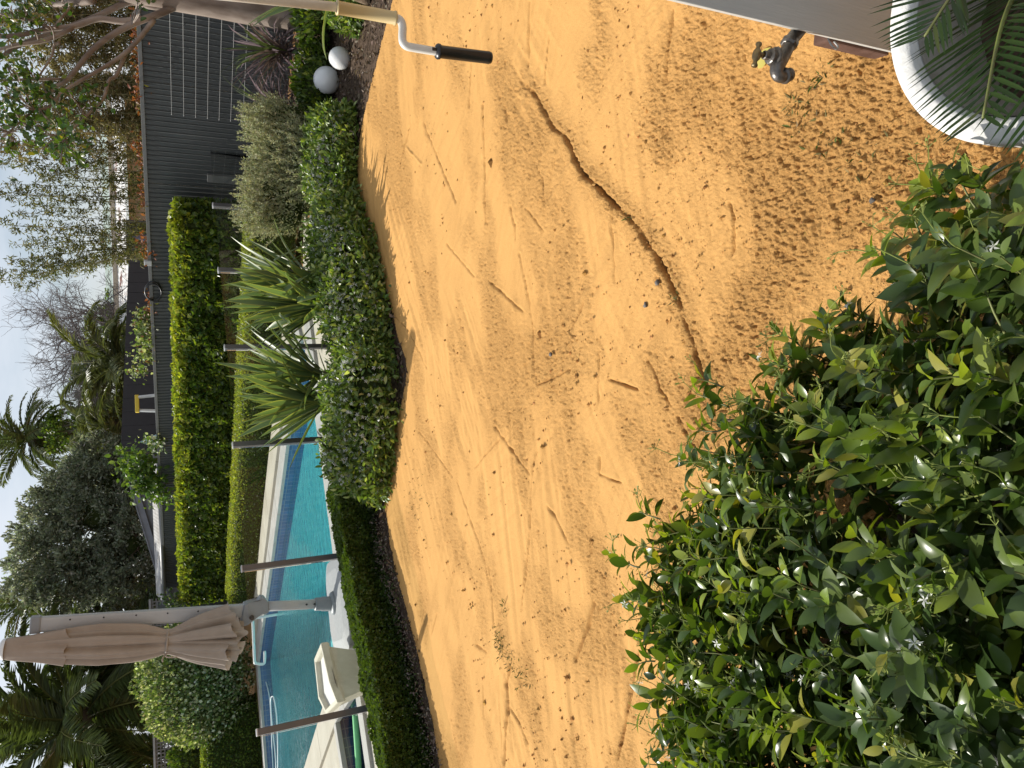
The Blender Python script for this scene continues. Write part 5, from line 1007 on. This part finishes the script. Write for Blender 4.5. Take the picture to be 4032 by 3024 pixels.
for lab, sp in (('rusty red shoots over the fence at far right', [(2960, 545, 10.35, 60, 40, 90), (2880, 540, 10.4, 60, 50, 120)]), ('rusty red shoots behind the forked branches', [(2780, 545, 10.7, 50, 50, 110), (2700, 550, 10.8, 50, 50, 90), (2640, 545, 11.1, 60, 50, 130)]), ('rusty red shoots below the bamboo', [(2440, 550, 11.7, 50, 60, 140), (2380, 560, 11.9, 40, 40, 60)]), ('rusty red shoots below the middle bamboo', [(2290, 558, 12.1, 60, 30, 90), (2230, 562, 12.2, 50, 40, 90)]), ('rusty red shoots beside the grey violet board', [(2060, 570, 12.7, 60, 55, 150), (2020, 575, 12.9, 40, 40, 70)]), ('rusty red shoots right of the cable coil', [(1850, 590, 13.5, 40, 35, 80), (1810, 590, 13.6, 40, 30, 60)])):
    climber('red_shoots', lab, [(u, v+10, y, ru, rv*.62, int(n_*.8)) for (u, v, y, ru, rv, n_) in sp], .06, .26, RC, [3, 2, 2, 1], 'shrub')

# far left of the pool: round bush and low hedge
RB = aty(345, 770, 17.9)
rb = shrub('round_bush', 'large rounded pale flowering bush behind the far pool edge', [(RB[0], 17.9, 1.25, 1.32, 1.2, 1.15), (RB[0]+.6, 17.8, 1.0, .85, .9, .9), (RB[0]-.45, 17.7, 1.05, .9, .9, .9)], 26000, .065, .4, [(.08, .12, .035), (.13, .17, .05), (.3, .32, .17), (.5, .5, .38)], [3, 3, 1.6, 1.5], M_LEAF, 'bush')
hedge('low_hedge', 'low dark clipped hedge at the far left beyond the pool', [aty(262, 950, 17.6)[:2], aty(0, 950, 17.4)[:2], aty(-300, 950, 17.0)[:2]], .7, .0, aty(150, 795, 17.4)[2], 12000, .05, GR, [4, 3, .6, 3], topcols=[(.15, .2, .03), (.2, .23, .04)])
shrub('leafy_shrub', 'mid green shrub in front of the lattice at far left', [(aty(40, 735, 19.2)[0], 19.2, aty(40, 735, 19.2)[2]-.2, .5, .5, .55), (aty(-60, 735, 19.2)[0], 19.2, 1.4, .5, .5, .5)], 3500, .08, .35, GR, [3, 3, 1, 1], M_LEAF)
climber('jasmine_vine', 'small leafy creeper on the dark post at the fence end', [(640, 690, 18.6, 50, 40, 160), (660, 660, 18.7, 40, 30, 60)], .07, .4, [(.07, .12, .03), (.3, .32, .2)], [3, 1])
ep = thing('fence_end_post', 'square dark post at the left end of the corrugated fence', 'post', (*aty(640, 690, 19.9)[:2], 0)); q = aty(628, 622, 19.9)
part('post', MB().box((q[0], q[1], q[2]/2), (.3, .12, q[2]), .2).mesh(M_FENCE), ep); part('cap', MB().box((q[0], q[1], q[2]+.01), (.34, .16, .03), .2).mesh(M_FCAP), ep)

# ------------------------------------------------------------------ foreground: post, wall, tap, pot, crank, jasmine hedge
M_GPAINT = mat('grey painted timber', (.46, .46, .43), (.52, .515, .48), 3, .55, .35, .25, 25, stretch=(9, 9, .7))
M_BROWN = mat('old brown timber', (.1, .055, .04), (.15, .09, .07), 14, .9, .1, .4, 40)
M_CRWALL = mat('cream weatherboard', (.5, .41, .28), (.55, .46, .33), 4, .6)
vp = thing('verandah_post', 'grey painted timber post with worn paint at the right edge', 'post', (.815, 1.24, 0))
_a = -.53; _c = np.array([.767+.05*math.cos(_a)-.045*math.sin(_a), 1.2+.05*math.sin(_a)+.045*math.cos(_a)])
part('post', MB().box((_c[0], _c[1], 1.35), (.10, .09, 2.7), _a).mesh(M_GPAINT, bevel=.002), vp)
part('stump', MB().box((.868, 1.29, .11), (.12, .05, .22), -.2).mesh(M_BROWN, bevel=.006), vp)
hw = thing('house_wall', 'cream weatherboard corner of the house beside the grey post', 'wall', (1.4, 1.3, 0))
for k in range(10): part('weatherboard', MB().box((1.48, 1.335-.006*0, .16+k*.24), (1.18, .025, .236), rot=np.array(Matrix.Rotation(-.05, 3, 'X'))).mesh(M_CRWALL, bevel=.003), hw)
# hook and cobweb fibres under the post edge
hk = [np.array([.768, 1.21, .30]), np.array([.752, 1.205, .295]), np.array([.745, 1.205, .28]), np.array([.755, 1.21, .268]), np.array([.768, 1.215, .275])]
tag(link('wire_hook', MB().tube(smooth_path(hk, 4), .0022, 5).mesh(M_WIRE, True)), 'small bent wire hook on the edge of the grey post', 'hook')

def tap():
    yb = 1.262; T = lambda X, Y: aty(3024-Y*450/952, 2900+X*600/1269, yb)           # from an enlarged crop of the photo
    r = thing('garden_tap', 'weathered brass garden tap with T handle on the grey post', 'tap', tuple(T(420, 300)))
    k = pxm(2780, 3050, yb)*600/1269*1.2; mk = M_GUN
    part('pipe', MB().tube(smooth_path([T(560, 200), T(520, 255), T(475, 310), T(450, 345)], 4), 48*k, 16).mesh(mk, True), r)
    ax = unit(T(405, 440)-T(470, 310)); part('coupling', MB().lathe([(0, -.002), (58*k, -.002), (62*k, 6*k), (62*k, 30*k), (50*k, 44*k), (44*k, 46*k)], T(448, 345), 8, ax).mesh(mk), r)
    part('body', MB().tube(smooth_path([T(440, 370), T(410, 430), T(380, 480), T(350, 530), T(335, 585), T(345, 625), T(375, 640), T(400, 632)], 4), np.interp(np.linspace(0, 1, 29), [0, .2, .4, .6, .8, 1], [44, 47, 54, 46, 42, 42])*k, 16).mesh(mk, True), r)
    sp = unit(T(450, 620)-T(390, 636)); part('spout', MB().lathe([(40*k, -10*k), (54*k, 0), (56*k, 12*k), (44*k, 16*k), (42*k, 34*k), (46*k, 38*k), (46*k, 60*k), (36*k, 62*k), (34*k, 20*k)], T(395, 634), 20, sp).mesh(mk, True), r)
    bn = unit(T(200, 455)-T(370, 490)); part('bonnet', MB().lathe([(66*k, 0), (70*k, 10*k), (66*k, 22*k), (52*k, 26*k), (52*k, 60*k), (44*k, 66*k), (30*k, 70*k), (30*k, 110*k), (24*k, 116*k)], T(330, 478), 12, bn).mesh(mk), r)
    sm = part('spindle', MB().tube([T(240, 462), T(165, 450)], 18*k, 12).mesh(M_BRASS, True), r)
    a, b_ = T(188, 358), T(148, 555); ax = b_-a; L = np.linalg.norm(ax); ax = ax/L
    part('handle', MB().lathe([(0, 0), (20*k, 2*k), (22*k, .07*L), (13*k, .16*L), (14*k, .24*L), (28*k, .36*L), (30*k, .5*L), (28*k, .64*L), (14*k, .76*L), (13*k, .84*L), (22*k, .93*L), (20*k, L-2*k), (0, L)], a, 14, ax).mesh(M_BRASS, True), r)
tap()
lv, lF = leaf_tmpl(4, .1, .1, .4); c = gi(3015, 262); V, F = scatter(lv, lF, np.array([[c[0], c[1]+.02, .012]]), np.array([[.6, -.8, 0.1]]), np.array([[.1, .1, 1.]]), .07)
tag(link('fallen_leaf', mesh_np(V, F, mat('yellow leaf', (.55, .48, .12), (.5, .45, .1), 9, .6, trans=.2), True)), 'pale yellow fallen leaf on the sand below the tap', 'leaf')

def pot():
    cx, cy, zr, R = .652, .70, .40, .283; r = thing('plant_pot', 'round white concrete pot with thick rim at the lower right', 'pot', (cx, cy, 0))
    m = mat('white painted concrete', (.68, .67, .64), (.58, .57, .54), 18, .75, .3, .35, 60); mi = mat('shaded inner concrete', (.24, .22, .18), (.36, .34, .31), 10, .9, .2, .6, 50)  # inner wall coloured darker to imitate the shade inside the pot
    part('shell', MB().lathe([(.001, .0), (.17, .0), (.19, .02), (.225, .17), (.252, .30), (.262, .345)], (cx, cy, 0), 64).mesh(m, True), r)
    part('rim', MB().lathe([(.258, .338), (R-.006, .342), (R, .352), (R, zr-.012), (R-.004, zr-.003), (R-.012, zr), (R-.034, zr), (R-.042, zr-.004), (R-.046, zr-.014), (R-.055, .33)], (cx, cy, 0), 96).mesh(m, True), r)
    part('inside', MB().lathe([(R-.049, zr-.02), (R-.056, .34), (R-.09, .17)], (cx, cy, 0), 64).mesh(mi, True), r)
    b = MB(); n = 40; V = [(cx, cy, .225)]; F = []
    for k in range(1, 6):
        for j in range(n): a = j/n*2*math.pi; q = k/5*(R-.072); V.append((cx+q*math.cos(a), cy+q*math.sin(a), .222+.02*fbm(np.array([math.cos(a)*q*30]), np.array([math.sin(a)*q*30]), 3, 2)[0]))
    for j in range(n): F.append((0, 1+j, 1+(j+1) % n))
    for k in range(4):
        for j in range(n): F.append((1+k*n+j, 1+(k+1)*n+j, 1+(k+1)*n+(j+1) % n, 1+k*n+(j+1) % n))
    b.add(V, F); part('soil', b.mesh(M_MULCH, True), r)
    # sago palm
    sg = thing('sago_palm', 'dark green sago palm with stiff feather leaves in the white pot', 'palm', (cx+.03, cy-.01, .28))
    part('caudex', MB().lathe([(.055, 0), (.07, .03), (.06, .07), (.03, .1), (.0, .11)], (cx+.03, cy-.01, .27), 14).mesh(M_YTR, True), sg)
    top = np.array([cx+.03, cy-.01, .37]); r_ = np.random.default_rng(4)
    SG = [(.03, .062, .018), (.042, .08, .022), (.025, .05, .018), (.085, .11, .035)]
    ms = []
    for q in range(4):
        lv_, lf_ = np.array([[0, 0, 0], [.25, .5, .0], [.7, .42, -.02], [1, 0, -.07], [.7, -.42, -.02], [.25, -.5, .0], [.25, 0, -.006], [.7, 0, -.03]]), np.array([[0, 6, 1], [0, 5, 6], [1, 6, 7], [1, 7, 2], [5, 7, 6], [5, 4, 7], [2, 7, 3], [7, 4, 3]])
        ms.append(mesh_np(lv_, lf_, M_GLOSS, True, np.tile(SG[q], (8, 1))))
    def sago(tips, arch, L=None, nl=36, ll=.16):
        tip = np.array(tips); mid = (top+tip)/2 + np.array([0, 0, arch]); P = smooth_path([top, top*.6+mid*.4+np.array([0, 0, .02]), mid, tip], 6)
        fr_ = part('frond', MB().tube(P, np.linspace(.006, .002, len(P)), 6).mesh(M_STEM, True), sg); n = len(P)
        for s_ in (-1, 1):
            for t in np.linspace(.16, .99, nl):
                q = t*(n-1); i = min(int(q), n-2); p = P[i]+(P[i+1]-P[i])*(q-i); d = unit(P[i+1]-P[i]); sd = unit(np.cross(d, [0, 0, 1.]))*s_; nn = unit(np.cross(sd, d)*s_)
                if nn[2] < 0: nn = -nn
                dd = unit(d*(.45+.5*t)+sd*1.0+nn*.28+r_.normal(0, .04, 3)); l = ll*np.interp(t, [.1, .4, .75, 1], [.55, 1, .85, .35]); y_ = np.cross(nn, dd); nn2 = unit(np.cross(dd, y_)); y_ = np.cross(nn2, dd)
                o = link('leaflet', ms[r_.choice(4, p=[.4, .3, .25, .05])], fr_); Mx = Matrix.Identity(4)
                for a in range(3): Mx[a][0] = dd[a]*l; Mx[a][1] = y_[a]*.0068; Mx[a][2] = nn2[a]*l*.6; Mx[a][3] = p[a]
                o.matrix_basis = Mx
    dp = lambda u, v, d: C0 + ray(u, v)*d
    sago(dp(2560, 3870, 1.10), .05, nl=34, ll=.17)
    sago(dp(2880, 3640, 1.18), .07, nl=24, ll=.15)
    sago(dp(2470, 4150, 1.05), .06, nl=30, ll=.15)
    sago((cx+.34, cy+.10, .50), .08, nl=24); sago((cx+.30, cy-.22, .50), .08, nl=22)
pot()

def crank():
    Yc = 1.25; K = lambda X, Y, y=Yc: aty(3024-Y*750/1659, 800+X*1000/2212, y)
    top = K(1160, 60); r = thing('hand_crank', 'white awning hand crank with beige sleeve and black grip', 'crank', tuple(K(2500, 480))); k = pxm(2900, 1500, Yc)*1000/2212
    up = unit(K(600, 5)-K(1160, 62)); M_IV = mat('ivory paint', (.68, .67, .62), (.6, .58, .52), 40, .4, .5); M_BEI = mat('beige plastic sleeve', (.50, .38, .18), (.54, .42, .21), 6, .42, .45)
    part('rod', MB().tube([top-up*.02, top+up*.3, top+up*.9], 38*k, 16).mesh(M_IV, True), r)
    part('sleeve', MB().lathe([(40*k, -6*k), (60*k, -6*k), (61*k, 8*k), (54*k, 12*k), (54*k, 494*k), (60*k, 498*k), (60*k, 512*k), (36*k, 514*k)], K(1168, 66), 24, unit(K(1672, 158)-K(1168, 66))).mesh(M_BEI, True), r)
    bend = smooth_path([K(1660, 155), K(1700, 165), K(1725, 190), K(1737, 240), K(1735, 310), K(1740, 365), K(1770, 400), K(1830, 415), K(1930, 432), K(2040, 450)], 5)
    part('bent_arm', MB().tube(bend, 36*k, 16).mesh(M_IV, True), r)
    g0, g1 = K(2020, 445), K(2510, 505); ax = unit(g1-g0); L = np.linalg.norm(g1-g0)
    gp = part('grip', MB().lathe([(34*k, -2*k), (60*k, 12*k), (68*k, 26*k), (66*k, 44*k), (56*k, 54*k), (55*k, L-60*k), (57*k, L-30*k), (50*k, L-6*k), (30*k, L)], g0, 24, ax).mesh(M_BLACK, True), r)
    part('retaining_clip', MB().box(g0-ax*.004+np.array([0, -36*k, 0]), (30*k, 10*k, 40*k)).mesh(M_BLACK, bevel=.001), gp)
    # the awning roller the rod hangs from, above the picture
    e = top+up*.9; part('hook_eye', MB().tube([e+np.array([.03*math.cos(a), 0, .03+.03*math.sin(a)]) for a in np.linspace(0, 2*math.pi, 17)], .006, 6).mesh(M_IV, True), r)
crank()

# jasmine hedge in front of the camera
def near_jasmine():
    r_ = np.random.default_rng(12)
    E, poly = JEDGE, JPOLY
    root = thing('jasmine_hedge', 'glossy star jasmine hedge with white flowers filling the lower left', 'hedge', (-.5, .9, 0))
    def dist(p): return min(float(segdist(np.array(p[0]), np.array(p[1]), E[i], E[i+1])[0]) for i in range(len(E)-1))
    tms = [leaf_tmpl(4, f, c_, .19) for f, c_ in ((.3, .3), (.42, .5), (.2, .2))]
    OLD = np.array([(.05, .088, .019), (.072, .115, .025), (.04, .072, .018), (.1, .14, .035)]); NEW = np.array([(.16, .22, .025), (.21, .26, .035), (.13, .19, .025), (.26, .25, .05)])
    leaves = []; stems = MB(); buds = []; stalks = MB(); flow = []
    cen = np.array([-.62, .75])
    def shoot(p, d, L, npair, young, size, fl):
        m = npair+2; pts = [p]; dd = d.copy()
        for i in range(m): dd = unit(dd + r_.normal(0, .10, 3) + np.array([0, 0, .02])); pts.append(pts[-1]+dd*L/m)
        pts = np.array(pts); stems.tube(pts, np.linspace(.0026, .0012, m+1), 5, cap=False); ph = r_.uniform(0, math.pi)
        for i in range(1, m+1):
            t = unit(pts[i]-pts[i-1]); a = unit(np.cross(t, [.3, .2, 1.])); b = np.cross(t, a); an = ph+i*math.pi/2; tipness = i/m
            for s_ in (-1, 1):
                o = (a*math.cos(an)+b*math.sin(an))*s_; D = unit(t*(.55+.5*tipness**2)+o+np.array([0, 0, -.06])+r_.normal(0, .18, 3)); N = unit(t*.75-o*.45+np.array([0, 0, .55])+r_.normal(0, .28, 3))
                l = size*np.interp(tipness, [0, .6, 1], [1.05, 1, .62])*r_.uniform(.75, 1.2); isn = (tipness > .62 and young) or r_.random() < .03; c = (NEW if isn else OLD)[r_.integers(4)]*r_.uniform(.75, 1.3)
                leaves.append((pts[i]+o*.004, D, N, l, c, r_.integers(3), isn))
        if fl:
            for q in range(r_.integers(1, 3)):
                s0 = pts[r_.integers(max(1, m-2), m+1)]; e = unit(dd*.6+r_.normal(0, .6, 3)+np.array([0, 0, .25])); s1 = s0+e*r_.uniform(.035, .07); stalks.tube(smooth_path([s0, (s0+s1)/2+r_.normal(0, .004, 3), s1], 3), .0011, 4, cap=False)
                for w in range(r_.integers(4, 8)):
                    e2 = unit(e+r_.normal(0, .7, 3)); s2 = s1+e2*r_.uniform(.008, .022); stalks.tube([s1, s2], .0007, 3, cap=False); buds.append((s2, unit(e2+r_.normal(0, .3, 3)), r_.uniform(.005, .011)))
                if r_.random() < .17: flow.append((s1+e*.016, unit(e+np.array([0, -.2, .35])+r_.normal(0, .4, 3)), r_.uniform(.0105, .0135)))
    lo, hi = poly.min(0), poly.max(0); cnt = 0
    while cnt < 1650:
        p = r_.uniform(lo, hi)
        if not inside(poly, np.array(p[0]), np.array(p[1])): continue
        e = dist(p); lay = r_.random(); zt = .64 - .26*math.exp(-e/.10) + .05*(vn(p[0]*5, p[1]*5, 3)-.5)
        z = zt-.08-(0 if lay < .36 else (.09 if lay < .64 else (.18 if lay < .85 else .28))); z = max(.05, z)
        outd = unit(np.array([*(p-cen), 0])); k = math.exp(-e/.16); d = unit(outd*(.25+.6*k)+np.array([.1, .45, .55])+r_.normal(0, .38, 3)); d[2] = abs(d[2])*(.6 if k > .5 else 1)
        shoot(np.array([*p, z]), unit(d), r_.uniform(.09, .19), r_.integers(3, 6), r_.random() < .33, r_.uniform(.052, .080), lay < .4 and r_.random() < .5); cnt += 1
    # the loose shoots that reach out over the sand
    for (u, v, zz, du, dv, n_) in [(790, 2520, .55, 20, -150, 4), (690, 2560, .55, -40, -120, 4), (980, 2600, .52, 40, -110, 3), (1420, 2870, .5, 70, -160, 4), (1500, 2850, .5, 60, -120, 3), (1330, 2840, .5, -20, -130, 3), (1600, 3200, .48, 130, -130, 4), (1650, 3280, .48, 150, -60, 4), (1950, 3560, .46, 120, -130, 4), (2080, 3640, .46, 130, -110, 3), (2230, 3800, .46, 100, -190, 4), (2240, 3900, .46, 110, -80, 3), (2230, 3720, .44, 90, -60, 3), (120, 2680, .5, -20, -110, 3), (420, 2580, .54, 10, -110, 3), (1180, 2760, .5, 40, -100, 3)]:
        p = g(u, v, zz); q = g(u+du, v+dv, zz+.05); d = q-p; shoot(p, unit(d), np.linalg.norm(d)*.8, n_, True, .056, True)
    # which leaves show largest: nearest to the lens and on top
    P = np.array([l[0] for l in leaves]); rel = P-C0; dep = rel@FW; uu = 1512+FPX*(rel@RT)/dep; vv = 2016-FPX*(rel@UP)/dep; Ls = np.array([l[3] for l in leaves]); vis = (uu > 0) & (uu < 3024) & (vv > 0) & (vv < 4032)
    score = Ls/dep*np.where(vis, 1, 0)*np.clip((P[:, 2]-.42)/.2, .05, 1); top = set(np.argsort(-score)[:300].tolist())
    for tk in range(3):
        sel = [i for i in range(len(leaves)) if leaves[i][5] == tk and i not in top]; tV, tF = tms[tk]
        V, F = scatter(tV, tF, P[sel], np.array([leaves[i][1] for i in sel]), np.array([leaves[i][2] for i in sel]), Ls[sel], Ls[sel]*1.18)
        cl = np.repeat(np.array([leaves[i][4] for i in sel]), len(tV), 0); part('foliage', mesh_np(V, F, M_JAS, True, cl), root, 'stuff')
    for i in sorted(top):
        p, D, N, l, c, tk, _ = leaves[i]; tV, tF = tms[tk]; V, F = scatter(tV, tF, P[i:i+1], D[None], N[None], l, l*1.18); cc = np.tile(c, (len(V), 1)); part('leaf', mesh_np(V, F, M_JAS, True, cc), root)
    inner = offset_poly(poly, -.17); sl = filled(inner, .022, M_MULCH); shade_ob = part('shade_sheet', sl, root)  # dark sheet added to stand in for deep shade between the leaves
    part('stems', stems.mesh(M_STEM, True), root, 'stuff'); part('flower_stalks', stalks.mesh(M_BUD), root, 'stuff')
    bV, bF = leaf_tmpl(1, .6, 0, .3); V, F = scatter(bV, bF, np.array([b[0] for b in buds]), np.array([b[1] for b in buds]), r_.normal(size=(len(buds), 3)), np.array([b[2] for b in buds])); part('buds', mesh_np(V, F, M_BUD), root, 'stuff')
    for p, d, s_ in flow:
        nn = d; xx = unit(np.cross(nn, r_.normal(size=3))); V, F = scatter(FL_V, FL_F, p[None], xx[None], nn[None], s_); part('flower', mesh_np(V, F, M_PETAL), root)
    b = MB()
    for k in range(26):
        q = r_.uniform(lo, hi)
        if inside(poly, np.array(q[0]), np.array(q[1])): b.tube(smooth_path([(q[0], q[1], -.02), (q[0]+r_.normal(0, .05), q[1]+r_.normal(0, .05), .25), (q[0]+r_.normal(0, .1), q[1]+r_.normal(0, .1), .5)], 4), np.linspace(.009, .004, 9), 6)
    part('woody_stems', b.mesh(M_TWIG, True), root)
M_JAS = leafmat('star jasmine leaf', .28, .45, .32, (1.7, 1.75, .35)); M_BUD = mat('yellow green buds', (.30, .34, .08), (.24, .3, .07), 60, .6, trans=.3)
near_jasmine()
